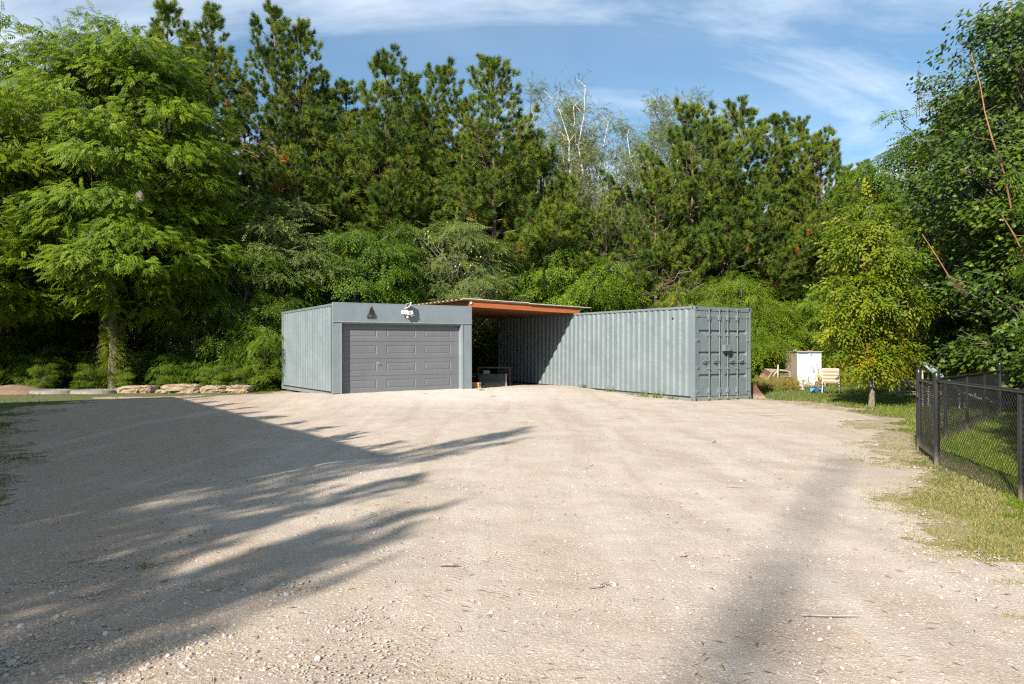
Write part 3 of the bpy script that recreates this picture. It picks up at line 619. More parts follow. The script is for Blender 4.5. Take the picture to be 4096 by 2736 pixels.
for x0, x1, dz in ((-.36, 2.36, .0), (2.35, span+.46, -.022)):
    mb = MB(); n_ = int((x1-x0)/.038); V = []
    for yq in (-.12, 5.9):
        for i_ in range(n_+1): V.append((x0+(x1-x0)*i_/n_, yq, .268+dz+(.012 if (i_//2) % 2 else 0)))
    mb.add(V, [[i_, i_+1, n_+2+i_, n_+1+i_] for i_ in range(n_)]); mb.add([(a_, b_, c_-.005) for a_, b_, c_ in V], [[i_, n_+1+i_, n_+2+i_, i_+1] for i_ in range(n_)])
    mb.add([(x0, -.12, .262+dz), (x1, -.12, .262+dz), (x1, -.12, .282+dz), (x0, -.12, .282+dz)], [[0, 1, 2, 3]])
    mb.build('roof_sheet', M['sheet'], cp)
bevel(MB().box(.0, .07, -.06, -.023, .105, .175).build('bracket', M['white'], cp), .006)

# ------------------------------------------------------------------ things under the carport
zc_ = .165
bx, by = X(1972, 27.6), 27.6
bk = thing('tractor_bucket', (bx, by, gh(bx, by)), 'black steel loader bucket standing on the ground in the shade under the carport roof', 'loader bucket', rz=.03)
mb = MB(); prof = [(-.02, .02), (.03, 0.0), (.50, .03), (.56, .20), (.50, .42), (.30, .47), (.04, .46), (-.03, .40)]
pr = [(-.03, .05), (.0, .0), (.46, .0), (.55, .14), (.50, .40), (.36, .47), (.03, .47), (.0, .42)]
for i_ in range(len(pr)-1):
    (a0, a1), (b0, b1) = pr[i_], pr[i_+1]; mb.add([(-.50, a0, a1), (.50, a0, a1), (.50, b0, b1), (-.50, b0, b1)], [[0, 1, 2, 3]])
mb.box(-.50, .50, -.005, .02, .03, .43); mb.prism(pr, 0, -.515, -.50); mb.prism(pr, 0, .50, .515)
mb.build('shell', M['bucket'], bk)
bevel(MB().box(-.52, .53, -.03, .05, .43, .475).build('top_lip', M['bucket'], bk), .006); bevel(MB().box(-.51, .51, -.035, .0, .0, .05).build('cutting_edge', M['bucket'], bk), .005)
for sx in (-1, 1):
    ov = [(sx*.36+.055*math.cos(t_*.5236), .10+.022*math.sin(t_*.5236)) for t_ in range(12)]; mb = MB(); mb.prism(ov, 1, -.010, -.006); mb.build('bolt_recess', M['dark'], bk)
fr = thing('steel_frame', (X(1978, 28.6), 28.6, gh(X(1978, 28.6), 28.6)), 'dark brown square-tube steel frame standing just behind the black bucket', 'frame', rz=.03)
for sx in (-.62, .60): MB().box(sx-.03, sx+.03, -.03, .03, 0, .70).build('upright', M['rust'], fr)
MB().box(-.65, .63, -.03, .03, .70, .76).build('top_bar', M['rust'], fr)
tr = thing('metal_tray', (X(1946, 27.9), 27.9, .165+.47+.0), 'pale blue-grey tilted tray lying on top of the black bucket', 'tray', rz=.1)
mb = MB().box(-.13, .13, -.09, .09, 0, .012); o = mb.build('tray', M['lens'], tr); o.location = (0, 0, .07); o.rotation_euler = (R(38), R(-4), 0)
MB().box(-.03, .08, -.02, .04, 0, .055).build('stand', M['dark'], tr)
zb_ = float(gh(*G(1906, 1559)))
bxx, byy = X(1906, 25.9), 25.9; zb_ = float(gh(bxx, byy))-.01
for i_, (dx, dy, dz, rz, lw, lab) in enumerate(((.03, .0, .0, .25, .115, 'lowest of the orange blocks stacked at the right foot of the garage'), (-.01, .01, .078, -.35, .145, 'middle orange block of the little stack at the right foot of the garage'), (-.005, .0, .150, -.45, .145, 'uppermost of the orange blocks stacked at the right foot of the garage'))):
    o = MB().box(-lw, lw, -.085, .085, 0, .070).build('paving_block', M['brick']); bevel(o, .008); o.location = (bxx+dx, byy+dy, zb_+dz); o.rotation_euler = (0, 0, rz); tag(o, lab, 'block', 'orange blocks beside the garage')

# rusty plate beside the container doors
rp = thing('rusty_bucket', (X(3003, 23.9), 23.9, -.01), 'rust-brown slanted steel bucket side sticking out behind the right edge of the container doors', 'steel bucket', rz=0)
poly = [(-.35, 0), (.49, 0), (.42, .09), (.20, .38), (.19, .455), (-.35, .455)]
MB().prism(poly, 1, 0, .02).build('side_plate', M['rust'], rp); MB().box(-.35, .20, -.03, .06, .455, .475).build('top_flange', M['rust'], rp)
mb = MB(); mb.add([(.49, 0, 0), (.49, .9, 0), (.42, .9, .09), (.42, 0, .09)], [[0, 1, 2, 3]]); mb.add([(.42, 0, .09), (.42, .9, .09), (.20, .9, .38), (.20, 0, .38)], [[0, 1, 2, 3]]); mb.add([(.20, 0, .38), (.20, .9, .38), (.19, .9, .455), (.19, 0, .455)], [[0, 1, 2, 3]])
mb.build('back_sheet', M['rust'], rp)

# ------------------------------------------------------------------ back yard: shed and what stands around it
zs = 31.3
sh = thing('garden_shed', (X(3190, zs), zs, -.03), 'small weathered shed with peeling white double doors and grey board side, behind the lawn', 'shed', rz=-.04)
W_, D_, H_ = .98, 1.5, 1.50
for k_ in range(7):
    z_ = 0; y0 = k_*D_/7
mb = MB()
for k_ in range(8): mb.box(-.02, .0, k_*D_/8+.004, (k_+1)*D_/8-.004, 0, H_-.03+.02*random.random(), rnd=random.random())
mb.box(0.0, .02, 0, D_, 0, H_-.06); mb.build('side_wall', M['oldwood'], sh)
MB().box(W_-.02, W_+.01, 0, D_, 0, H_-.04).build('side_wall', M['oldwood'], sh); MB().box(.02, W_-.02, D_-.03, D_-.005, 0, H_-.05).build('back_wall', M['oldwood'], sh)
MB().box(-.05, W_+.06, -.10, D_+.08, H_-.015, H_+.015).build('roof', M['greywood'], sh)
MB().box(-.02, W_+.02, -.045, -.005, H_-.085, H_-.018).build('door_header', paint('teal_board', (.16, .22, .22), .8), sh)
for x0, x1 in ((-.02, .02), (W_-.045, W_-.003)): MB().box(x0, x1, -.035, -.002, 0, H_-.088).build('door_post', M['oldwhite'], sh)
d1 = MB().box(.025, .40, -.030, -.006, .02, H_-.12).build('door', M['oldwhite'], sh); d2 = MB().box(.412, W_-.05, -.026, -.004, .02, H_-.09).build('door', M['oldwhite'], sh)
MB().box(.53, .60, -.034, -.027, H_-.21, H_-.09).build('hasp', M['recess'], d2)
for (x_, dz, sx, label) in ((3187, 0, .10, 'pale flat stone lying on the left end of the shed roof'), (3240, .0, .06, 'round pale stone hanging at the middle front edge of the shed roof'), (3252, .0, .05, 'small pale stone on the shed roof behind the round one')):
    tv, tf = stone_template(int(sx*100)); mb = MB(); mb.add(tv*np.array([sx, sx, sx*.7]), tf); o = mb.build('stone', M['rock'], smooth=True); o.location = (X(x_, zs), zs+(.15 if dz == 0 else 0), -.03+H_+.045); tag(o, label, 'stone', 'stones on the shed roof')
def board(name, px, Z, pts, r_, m_, label, cat, group=None, n=5):
    mb = MB(); mb.tube(pts, r_, n); o = mb.build(name, m_); o.location = (X(px, Z), Z, 0); return tag(o, label, cat, group)
def shovel(px, Z, h, lean, label, blade=True):
    r_ = thing('shovel', (X(px, Z), Z, 0), label, 'garden tool', 'tools leaning on the shed door'); 
    MB().tube([(0, 0, .18), (lean*.8, .12, h-.1)], .014, 6).build('shaft', M['greywood'], r_)
    mb = MB(); c0 = np.array([lean*.8, .12, h-.1]); mb.tube([c0, c0+[-.045, 0, .05], c0+[-.04, 0, .12], c0+[.04, 0, .12], c0+[.045, 0, .05], c0], .012, 6); mb.build('handle', M['blackiron'], r_)
    if blade: MB().prism([(-.09, .22), (.09, .22), (.10, .08), (0, -.02), (-.10, .08)], 1, -.012, .004).build('blade', M['rust'], r_)
shovel(3267, 30.9, .86, -.12, 'shovel with a black D-handle leaning left against the white shed door')
shovel(3275, 30.8, 1.0, -.02, 'tallest tool, standing upright behind the yellow bag at the shed door')
board('tool_handle', 3236, 30.9, [(0, 0, 0), (.01, .2, .62)], .016, M['greywood'], 'bare grey tool handle standing in front of the seam of the shed doors', 'tool handle', 'tools leaning on the shed door')
board('iron_bar', 3231, 30.6, [(0, 0, .26), (.22, 0, .02)], .013, M['rust'], 'short dark bar propped slantwise at the foot of the shed doors', 'iron bar')
yb = thing('yellow_bag', (X(3273, 30.6), 30.6, .40), 'bright yellow and white plastic bag hung on the tools at the right shed door', 'bag')
tv, tf = stone_template(3); mb = MB(); mb.add(tv*np.array([.10, .06, .16])+[0, 0, .08], tf); mb.build('bag_body', M['yellowbag'], yb); mb = MB(); mb.add(tv*np.array([.04, .05, .13])+[.10, 0, .15], tf); mb.build('white_side', M['white'], yb)
cr = thing('plank_crate', (X(3290, 31.0), 31.0, 0), 'low crate of upright grey planks leaning against the right side of the shed', 'crate')
for k_ in range(3): MB().box(-.12+k_*.085, -.04+k_*.085, 0, .02, 0, .44+.02*(k_ == 1)).build('plank', M['greywood'], cr)
MB().box(-.12, .13, .02, .30, 0, .42).build('box', M['oldwood'], cr)
# pile of old boards and a tipped nest box left of the shed
px0 = 3100
def plank(px, Z, z, L, yw, pitch, w_, label, m_='oldwood'):
    o = MB().box(-L/2, L/2, -w_/2, w_/2, -.015, .015).build('old_board', M[m_]); o.location = (X(px, Z), Z, z); o.rotation_euler = (R(12), -pitch, yw); return tag(o, label, 'board', 'heap of old timber left of the shed')
plank(3105, 31.0, .70, .95, .1, R(-3), .20, 'top pale board of the timber heap left of the shed', 'greywood')
plank(3125, 31.2, .58, .75, -.1, R(4), .20, 'brown board under the top of the timber heap')
plank(3088, 30.9, .42, .70, .05, R(48), .07, 'light yellowish pole leaning up on the timber heap', 'freshwood')
plank(3110, 31.3, .46, 1.05, .1, R(0), .30, 'wide board low in the timber heap', 'greywood')
plank(3098, 31.0, .34, .55, .15, R(-10), .30, 'dark curled board hanging off the front of the timber heap', 'rust')
plank(3128, 30.9, .20, .55, .0, R(25), .12, 'thin brown board sloping down to the weeds in front of the shed side')
board('white_pipe', 3110, 30.8, [(0, 0, .25), (.04, .05, .92)], .026, M['cream'], 'upright whitish pipe standing in the timber heap left of the shed', 'pipe')
board('grey_post', 3084, 31.0, [(0, 0, .1), (0, .05, .62)], .035, M['greywood'], 'short grey post between the nest box and the white pipe', 'post')
lg = thing('log_pile', (X(3120, 31.9), 31.9, 0), 'split firewood stacked behind the old boards beside the shed', 'firewood')
for k_ in range(16):
    a_ = k_ % 5; b_ = k_//5; MB().tube([(-.45+a_*.19+.05*(b_ % 2), -.25, .09+b_*.17), (-.42+a_*.19+.05*(b_ % 2), .35, .09+b_*.17)], .075+.012*random.random(), 7).build('log', M['oldwood'] if k_ % 3 else M['greywood'], lg)
nb = thing('nest_box', (X(3050, 30.6), 30.6, .36), 'tipped brown box with a slanted grey lid at the left of the timber heap', 'wooden box'); nb.rotation_euler = (0, R(32), 0)
MB().box(-.13, .13, -.10, .10, 0, .38).build('box', M['rust'], nb); MB().box(.13, .16, -.14, .14, -.05, .46).build('lid', M['greywood'], nb)
MB().tube([(0, 0, -.4), (0, 0, 0)], .03, 6).build('stake', M['oldwood'], nb)
st_ = thing('tree_stump', (X(3203, 29.0), 29.0, 0), 'whitish upright log post in the grass in front of the shed', 'stump')
MB().tube([(0.03, 0, 0), (.01, 0, .14), (0, 0, .40)], [.105, .085, .07], 9).build('trunk', M['bark_white'], st_)
# sling chair seen from behind
chh = thing('lawn_chair', (X(3322, 26.2), 26.2, 0), 'cream garden chair with a beige sling back, left of the small yellowing tree', 'garden chair', rz=R(-28))
def ct(name, pts, r_=.017, m_='cream'): return MB().tube(pts, r_, 7).build(name, M[m_], chh)
for sx in (-.27, .27):
    ct('front_leg', [(sx, .48, .40), (sx, .50, .0)]); ct('rear_leg', [(sx, .16, .40), (sx*1.05, -.03, .0)]); ct('back_post', [(sx, .05, .36), (sx, -.08, .88)])
    ct('armrest', [(sx*1.06, -.03, .60), (sx*1.08, .12, .64), (sx*1.08, .52, .61), (sx*1.02, .52, .40)], .02); ct('seat_rail', [(sx, .02, .37), (sx, .50, .40)])
ct('top_rail', [(-.27, -.08, .88), (.27, -.08, .88)])
mb = MB()
for k_ in range(4):
    z0, z1 = .38+k_*.122, .38+(k_+1)*.122; f0 = lambda z: .05-.13*(z-.36)/.52
    mb.add([(-.26, f0(z0), z0), (.26, f0(z0), z0), (.26, f0((z0+z1)/2)-.022, (z0+z1)/2), (-.26, f0((z0+z1)/2)-.022, (z0+z1)/2), (.26, f0(z1), z1), (-.26, f0(z1), z1)], [[0, 1, 2, 3], [3, 2, 4, 5]])
mb.build('sling_back', M['beige'], chh); MB().box(-.26, .26, .05, .48, .375, .385).build('sling_seat', M['beige'], chh)
fc = thing('folding_chair', (X(3262, 26.8), 26.8, 0), 'collapsed camping chair with bright blue fabric lying on the grass in front of the shed', 'camping chair', rz=.1)
V = []; n_ = 9
for j in range(5):
    for i_ in range(n_): V.append((-.26+i_*.065, -.16+j*.09, .05+.13*math.sin(i_*.9+j)*math.sin(j*.8+.4)**2+.10*math.exp(-((i_-4)/2.5)**2)))
mb = MB(); mb.add(V, [[j*n_+i_, j*n_+i_+1, (j+1)*n_+i_+1, (j+1)*n_+i_] for j in range(4) for i_ in range(n_-1)]); mb.build('fabric_seat', M['blue'], fc)
for pts in ([(-.62, .0, .20), (.05, -.17, .06)], [(-.50, -.10, .03), (.20, -.12, .22)], [(-.2, -.18, .22), (.30, -.19, .06)], [(-.55, .1, .21), (.40, .1, .20)], [(-.12, -.2, .05), (.18, -.2, .20)]): MB().tube(pts, .011, 6).build('frame_tube', M['black'], fc)

# long low weathered bench behind the fence
wb = thing('wooden_bench', (X(3600, 24.6), 24.6, -.01), 'long low weathered wooden bench with slatted back, behind the black fence gate', 'bench', rz=-.03)
gwm = M['greywood']
for k_ in range(4): MB().box(.02+k_*.92, .11+k_*.92, .30, .38, 0, .54).build('post', gwm, wb)
for z_ in (.30, .40, ): MB().box(.0, 2.95, .28, .30, z_, z_+.075).build('back_slat', gwm, wb)
MB().box(-.02, 2.98, .24, .40, .50, .54).build('top_board', gwm, wb)
for k_ in range(3): MB().box(-.03, 2.98, -.15+k_*.15, -.02+k_*.15, .17, .205).build('seat_board', gwm, wb)
for k_ in range(4): MB().box(.02+k_*.92, .13+k_*.92, -.12, .28, 0, .168).build('leg', gwm, wb)
MB().box(.14, 2.9, -.135, -.11, .06, .13).build('front_board', gwm, wb)
# playground slide
sl = thing('playground_slide', (X(3686, 20.6), 20.6, 0), 'smooth grey-blue chute of a playground slide coming down inside the fenced yard', 'slide', rz=R(-48))
path = [(-.08, .0, 1.17), (.05, 0, 1.17), (.18, 0, 1.07), (.42, 0, .84), (.9, 0, .50), (1.4, 0, .28), (1.8, 0, .18), (2.1, 0, .17)]
mb = MB(); V = []
for (a_, _, c_) in path: V += [(a_, -.19, c_+.07), (a_, -.18, c_), (a_, .18, c_), (a_, .19, c_+.07)]
mb.add(V, [[i_*4+j, i_*4+j+1, i_*4+j+5, i_*4+j+4] for i_ in range(len(path)-1) for j in range(3)]); o = mb.build('chute', M['slide'], sl, smooth=True); md = o.modifiers.new('solid', 'SOLIDIFY'); md.thickness = .02
for x_, zt in ((.1, 1.05), (1.0, .42), (1.9, .15)):
    for sy in (-.22, .22): MB().tube([(x_, sy, 0), (x_, sy, zt)], .025, 6).build('support', M['lens'], sl)

# ------------------------------------------------------------------ black chain link fence and its gate
def fence_run(parent, P, hgt, name='chain_mesh'):
    for (x0, y0), (x1, y1) in zip(P[:-1], P[1:]):
        L = math.hypot(x1-x0, y1-y0); dx, dy = (x1-x0)/L, (y1-y0)/L; mb = MB(); st = .072; z0, z1 = .03, hgt-.01; hh = z1-z0
        n_ = int((L+hh)/st)+1
        for s_ in (1, -1):
            for i_ in range(n_):
                t0 = i_*st-hh if s_ > 0 else i_*st; a0, a1 = t0, t0+s_*hh; za, zb = z0, z1
                if a0 < 0: za = z0+(-a0); a0 = 0
                if a1 < 0: zb = z0+(t0); a1 = 0
                if a1 > L: zb = z0+(L-t0); a1 = L
                if a0 > L: za = z0+(t0-L); a0 = L
                if zb-za < .02: continue
                off = .003*s_; A_ = (x0+dx*a0-dy*off, y0+dy*a0+dx*off, za); B_ = (x0+dx*a1-dy*off, y0+dy*a1+dx*off, zb); mb.tube([A_, B_], .0031, 3, cap=False)
        # knuckles along the top
        for i_ in range(int(L/st)): q = i_*st+.02; mb.tube([(x0+dx*q, y0+dy*q, z1-.01), (x0+dx*(q+.015), y0+dy*(q+.015), z1+.035)], .004, 3, cap=False)
        mb.build(name, M['black'], parent)
def post(parent, x_, y_, h_, r_=.033, cap=True):
    p = MB().tube([(x_, y_, -.05), (x_, y_, h_)], r_, 12).build('post', M['black'], parent, smooth=False)
    if cap:
        mb = MB(); mb.tube([(x_, y_, h_-.03), (x_, y_, h_+.02), (x_, y_, h_+.045), (x_, y_, h_+.058)], [r_+.007, r_+.007, r_*.8, .006], 12); mb.build('post_cap', M['black'], p, smooth=True)
def rail_(parent, P, z, r_=.021):
    for a_, b_ in zip(P[:-1], P[1:]): MB().tube([(a_[0], a_[1], z), (b_[0], b_[1], z)], r_, 8).build('top_rail', M['black'], parent)
A0, B0 = (6.50, 11.85), (5.94, 10.37)
f1 = thing('chain_link_fence', (0, 0, 0), 'near run of black chain link fence, from the gate towards the viewer', 'fence', 'black fence runs round the side yard')
P1 = [B0, (5.38, 7.84), (4.86, 5.35), (4.3, 2.9)]; 
for i_, p in enumerate(P1): post(f1, p[0], p[1], 1.24 if i_ == 0 else 1.13, .040 if i_ == 0 else .030, i_ == 0)
rail_(f1, P1, 1.165); fence_run(f1, P1, 1.16)
f2 = thing('chain_link_fence', (0, 0, 0), 'far run of black chain link fence, from the gate back to the distant corner post', 'fence', 'black fence runs round the side yard')
P2 = [A0, (7.74, 13.24), (8.98, 14.63), (10.2, 16.0), (11.45, 17.4)]
for i_, p in enumerate(P2): post(f2, p[0], p[1], 1.24 if i_ in (0, 4) else 1.06, .038 if i_ in (0, 4) else .028, i_ in (0, 4))
rail_(f2, P2, 1.085); fence_run(f2, P2, 1.08)
f3 = thing('chain_link_fence', (0, 0, 0), 'rearmost run of black chain link fence leaving the distant corner post to the right', 'fence', 'black fence runs round the side yard')
P3 = [(11.45, 17.4), (13.8, 17.2), (16.2, 17.0)]
for i_, p in enumerate(P3[1:]): post(f3, p[0], p[1], 1.06, .028, False)
rail_(f3, P3, 1.085); fence_run(f3, P3, 1.08)
gt = thing('fence_gate', (0, 0, 0), 'closed black chain link gate between two thick posts at the near fence corner', 'gate')
ga, gb_ = Vector((6.44, 11.70, 0)), Vector((6.02, 10.57, 0)); mid = (ga+gb_)/2
mb = MB()
for p in (ga, gb_): mb.tube([(p.x, p.y, .06), (p.x, p.y, 1.13)], .021, 8)
for z_ in (.08, 1.12): mb.tube([(ga.x, ga.y, z_), (gb_.x, gb_.y, z_)], .021, 8)
mb.build('gate_frame', M['black'], gt); fence_run(gt, [(ga.x, ga.y), (gb_.x, gb_.y)], 1.10)
for z_ in (.3, .95): MB().box(-.05, .05, -.03, .03, z_-.03, z_+.03, M=np.array(Matrix.Translation((5.975, 10.46, 0))@Matrix.Rotation(1.2, 4, 'Z'))).build('hinge', M['black'], gt)
MB().box(-.06, .06, -.035, .035, .84, .92, M=np.array(Matrix.Translation((6.47, 11.78, 0))@Matrix.Rotation(1.2, 4, 'Z'))).build('latch', M['blackiron'], gt)

# ------------------------------------------------------------------ boulders, tyres and the soil mound along the wood's edge
def rock(name, px0, px1, pyt, pyb, dep, label, seed, m_='rock', flat=.0, group='pale boulders edging the wood'):
    Z = 27.0; zb0 = EYE+(HOR-pyb)/FPX*27.0; wd = (px1-px0)/FPX*Z; ht = (pyb-pyt)/FPX*Z; r_ = np.random.default_rng(seed)
    nu, nv = 34, 16; V = []
    for j in range(nv+1):
        for i_ in range(nu):
            th = 2*math.pi*i_/nu; ph = math.pi*j/nv
            c_, s_ = math.cos(th), math.sin(th); sp_ = math.sin(ph); cp_ = math.cos(ph)
            f = lambda v, p: math.copysign(abs(v)**p, v)
            x_, y_, z_ = f(c_, .55)*f(sp_, .6), f(s_, .55)*f(sp_, .6), f(cp_, .7)
            n_ = float(vnoise(x_*2.2+5, z_*3+y_*1.7, 1.3, seed))-.5; n2_ = float(vnoise(x_*5+5, z_*9+y_*2, 1.0, seed+5))-.5; lay = .05*math.sin(z_*11+seed+x_*1.5)
            k = 1+.42*n_+.22*n2_+lay*(.5+n_*2)+.10*(int((x_+y_*.5+n_)*3+9) % 2-.5); V.append((x_*wd/2*(1+.10*n_), y_*dep*k, (z_*k*ht*.48+ht*.27) if z_ > 0 else z_*.25+ht*.27))
    F = [[j*nu+i_, j*nu+(i_+1) % nu, (j+1)*nu+(i_+1) % nu, (j+1)*nu+i_] for j in range(nv) for i_ in range(nu)]
    mb = MB(); mb.add(V, np.array(F)[:, ::-1]); o = mb.build(name, M[m_]); o.location = (X((px0+px1)/2, Z), Z+dep*.3, zb0); o.rotation_euler = (0, 0, r_.uniform(-.06, .06)); return tag(o, label, 'boulder' if m_ == 'rock' else 'tyre', group)
rock('boulder', 402, 500, 1551, 1569, .28, 'smallest low boulder at the left end of the boulder row', 1)
rock('boulder', 474, 590, 1537, 1568, .40, 'orange-tinted boulder second from the left in the row along the wood', 2)
rock('boulder', 555, 616, 1536, 1562, .35, 'darker brown boulder behind the right end of the second boulder', 3)
rock('boulder', 648, 802, 1527, 1572, .55, 'largest layered boulder in the middle of the row along the wood', 4)
rock('boulder', 802, 908, 1536, 1560, .32, 'long flat boulder just right of the largest one', 5)
rock('boulder', 906, 1002, 1534, 1561, .34, 'squarish pale boulder at the right end of the row, near the garage', 6)
rock('boulder', 625, 672, 1553, 1572, .25, 'small brown boulder against the left foot of the largest one', 8)
def tyre(px, Z, lab):
    t_ = thing('tyre', (X(px, Z), Z, -.07), lab, 'tyre', 'grey tyres half buried at the edge of the wood')
    V = []; nu, nv = 40, 10
    for i_ in range(nu):
        th = 2*math.pi*i_/nu
        for j in range(nv): ph = 2*math.pi*j/nv; r_ = .48+.15*math.cos(ph); V.append((1.25*r_*math.cos(th), r_*math.sin(th), .06+.135*math.copysign(abs(math.sin(ph))**.7, math.sin(ph))+.008*(i_ % 2)*(math.cos(ph) > .3)))
    mb = MB(); mb.add(V, [[i_*nv+j, ((i_+1) % nu)*nv+j, ((i_+1) % nu)*nv+(j+1) % nv, i_*nv+(j+1) % nv] for i_ in range(nu) for j in range(nv)]); mb.build('casing', M['rubber'], t_, smooth=False)
tyre(213, 26.6, 'left grey tyre lying flat and half buried between the soil heap and the other tyre'); tyre(375, 26.7, 'right grey tyre lying flat just left of the first boulder')
mb = MB(); nn = 40; xs_ = np.linspace(-22.5, -16.6, nn); ysl = np.linspace(25.8, 28.6, 16); XX, YY = np.meshgrid(xs_, ysl)
hh = .24*np.clip(1-np.abs((YY-27.2)/1.35)**2, 0, 1)*np.clip((-16.5-XX)/1.6, 0, 1)**.7*(.75+.5*vnoise(XX, YY, 2.0, 61))+.06*vnoise(XX, YY, 6, 62)-.06
I, J = np.meshgrid(np.arange(nn-1), np.arange(15)); a = (J*nn+I).ravel(); mb.add(np.stack([XX, YY, hh], -1), np.stack([a, a+1, a+nn+1, a+nn], -1))
tag(mb.build('soil_mound', M['mound'], smooth=True), 'low heap of bare reddish-brown soil at the far left edge of the yard', 'soil heap')
# sticks and a wood chip on the gravel
for px, py, L, an, r_, lab in ((1797, 2272, .10, .1, .018, 'short chunk of wood lying alone on the gravel below the middle of the yard'), (2728, 2226, .06, .4, .012, 'small brown wood chip on the open gravel right of centre'), (2395, 2350, .14, .6, .010, 'pale crooked stick on the gravel near the bottom centre'), (3318, 2475, .24, -.08, .009, 'straight pale stick lying flat on the gravel at the lower right'), (2480, 1677, .10, .0, .020, 'brown stick on the sunlit gravel in front of the long container'), (2855, 1771, .06, .3, .025, 'dark lump of wood on the gravel in front of the container doors'), (3100, 1665, .55, .05, .018, 'thin straw-coloured stick on the gravel beyond the container doors'), (2945, 1953, .18, -.3, .010, 'small pale twig on the gravel in the right half of the yard')):
    x_, y_ = G(px, py); mb = MB(); L *= .7; r_ *= .6; c_, s_ = math.cos(an), math.sin(an); r2 = random.uniform(-.02, .02)
    mb.tube([(x_-L*c_, y_-L*s_, .02+r_*.6), (x_-L*.2*c_-r2, y_-L*.2*s_+r2, .022+r_), (x_+L*.4*c_, y_+L*.4*s_, .02+r_*.8), (x_+L*c_, y_+L*s_+.01, .02+r_*.6)], [r_*.7, r_, r_*.9, r_*.4], 6)
    tag(mb.build('stick', M['greywood'] if 'pale' in lab or 'straw' in lab else M['oldwood']), lab, 'stick', 'sticks lying on the gravel')

# ------------------------------------------------------------------ foliage templates
def quadleaf(w_=.42, fold=.08):
    return np.array([[0, 0, 0], [.45, -w_/2, fold], [1, 0, -.04], [.45, w_/2, fold]]), [(0, 1, 2, 3)]
def spray(n, L, leaf, w_, seed, droop=.25, spread=65, alt=True):
    """a twig along x carrying n leaves of length `leaf` (twig of length L)"""
    r = np.random.default_rng(seed); V = []; F = []
    for i in range(n):
        tt = (i+.6)/n; sgn = (1 if i % 2 else -1); a = R(spread*(1-.45*tt))*sgn if i < n-1 else 0
        p = np.array([L*tt, 0, -droop*L*tt*tt]); s = leaf*r.uniform(.75, 1.15)*(1-.25*abs(tt-.5))
        d = np.array([math.cos(a), math.sin(a), r.uniform(-.55, .05)]); d /= np.linalg.norm(d); u = np.array([r.uniform(-.4, .4), r.uniform(-.4, .4), 1]); y = np.cross(u, d); y /= np.linalg.norm(y); z = np.cross(d, y)
        q, _ = quadleaf(w_); k = len(V); V += list(p+s*(q@np.stack([d, y, z]))); F.append((k, k+1, k+2, k+3))
    return np.array(V), np.array(F)
def pinnate(n, L, leaf, w_, seed, droop=.5):
    r = np.random.default_rng(seed); V = []; F = []
    for i in range(n):
        tt = (i//2+1)/(n/2+.5); sgn = 1 if i % 2 else -1; p = np.array([L*tt, 0, .12*L*math.sin(tt*1.6)-droop*L*tt*tt]); s = leaf*(1-.45*abs(tt-.45))*r.uniform(.85, 1.1)
        a = R(62-18*tt)*sgn; d = np.array([math.cos(a), math.sin(a), -.30+r.uniform(-.15, .15)]); d /= np.linalg.norm(d); u = np.array([0, -.25*sgn, 1.]); y = np.cross(u, d); y /= np.linalg.norm(y); z = np.cross(d, y)
        q, _ = quadleaf(w_, .05); k = len(V); V += list(p+s*(q@np.stack([d, y, z]))); F.append((k, k+1, k+2, k+3))
    return np.array(V), np.array(F)
def tuft(n, L, nl, seed, wd=.013, cone=(30, 62)):
    r = np.random.default_rng(seed); V = []; F = []
    for i in range(n):
        x_ = L*r.uniform(0, 1)**.8; az = r.uniform(0, 6.283); a = R(r.uniform(*cone))*(1-.45*x_/L); l = nl*r.uniform(.8, 1.1)
        d = np.array([math.cos(a), math.sin(a)*math.cos(az), math.sin(a)*math.sin(az)]); sd = np.cross(d, r.normal(size=3)); sd /= np.linalg.norm(sd); p = np.array([x_, 0, 0]); k = len(V)
        V += [p-sd*wd/2, p+sd*wd/2, p+d*l+[0, 0, -.01]]; F.append((k, k+1, k+2))
    return np.array(V), np.array(F)
def mapleleaf():
    P = [(0, 0), (.18, -.10), (.10, -.42), (.30, -.34), (.36, -.52), (.52, -.30), (.56, -.22), (.72, -.30), (.78, -.12), (1, 0), (.78, .12), (.72, .30), (.56, .22), (.52, .30), (.36, .52), (.30, .34), (.10, .42), (.18, .10)]
    V = [(x_-.05, y_, -.18*x_*x_-.10*abs(y_)) for x_, y_ in P]; c_ = len(V); V.append((.4, 0, .03))
    return np.array(V), np.array([(i, (i+1) % 18, 18) for i in range(18)])
TUFT = [tuft(104, .17, .215, 10+i, .018, (32, 84)) for i in range(3)]; TUFTS = [tuft(46, .34, .10, 20+i, .008, (22, 48)) for i in range(3)]
SOVAL = [spray(9, .42, .105, .50, 30+i) for i in range(3)]; SLANCE = [spray(12, .46, .105, .30, 40+i, .4) for i in range(3)]
SSMALL = [spray(13, .40, .068, .50, 50+i, .15) for i in range(3)]; SELM = [spray(9, .60, .165, .46, 60+i, .30, 55) for i in range(3)]
PIN = [pinnate(13, .40, .125, .40, 70+i, .15+.12*i) for i in range(3)]; PINL = [pinnate(14, .40, .10, .28, 80+i, .35) for i in range(2)]

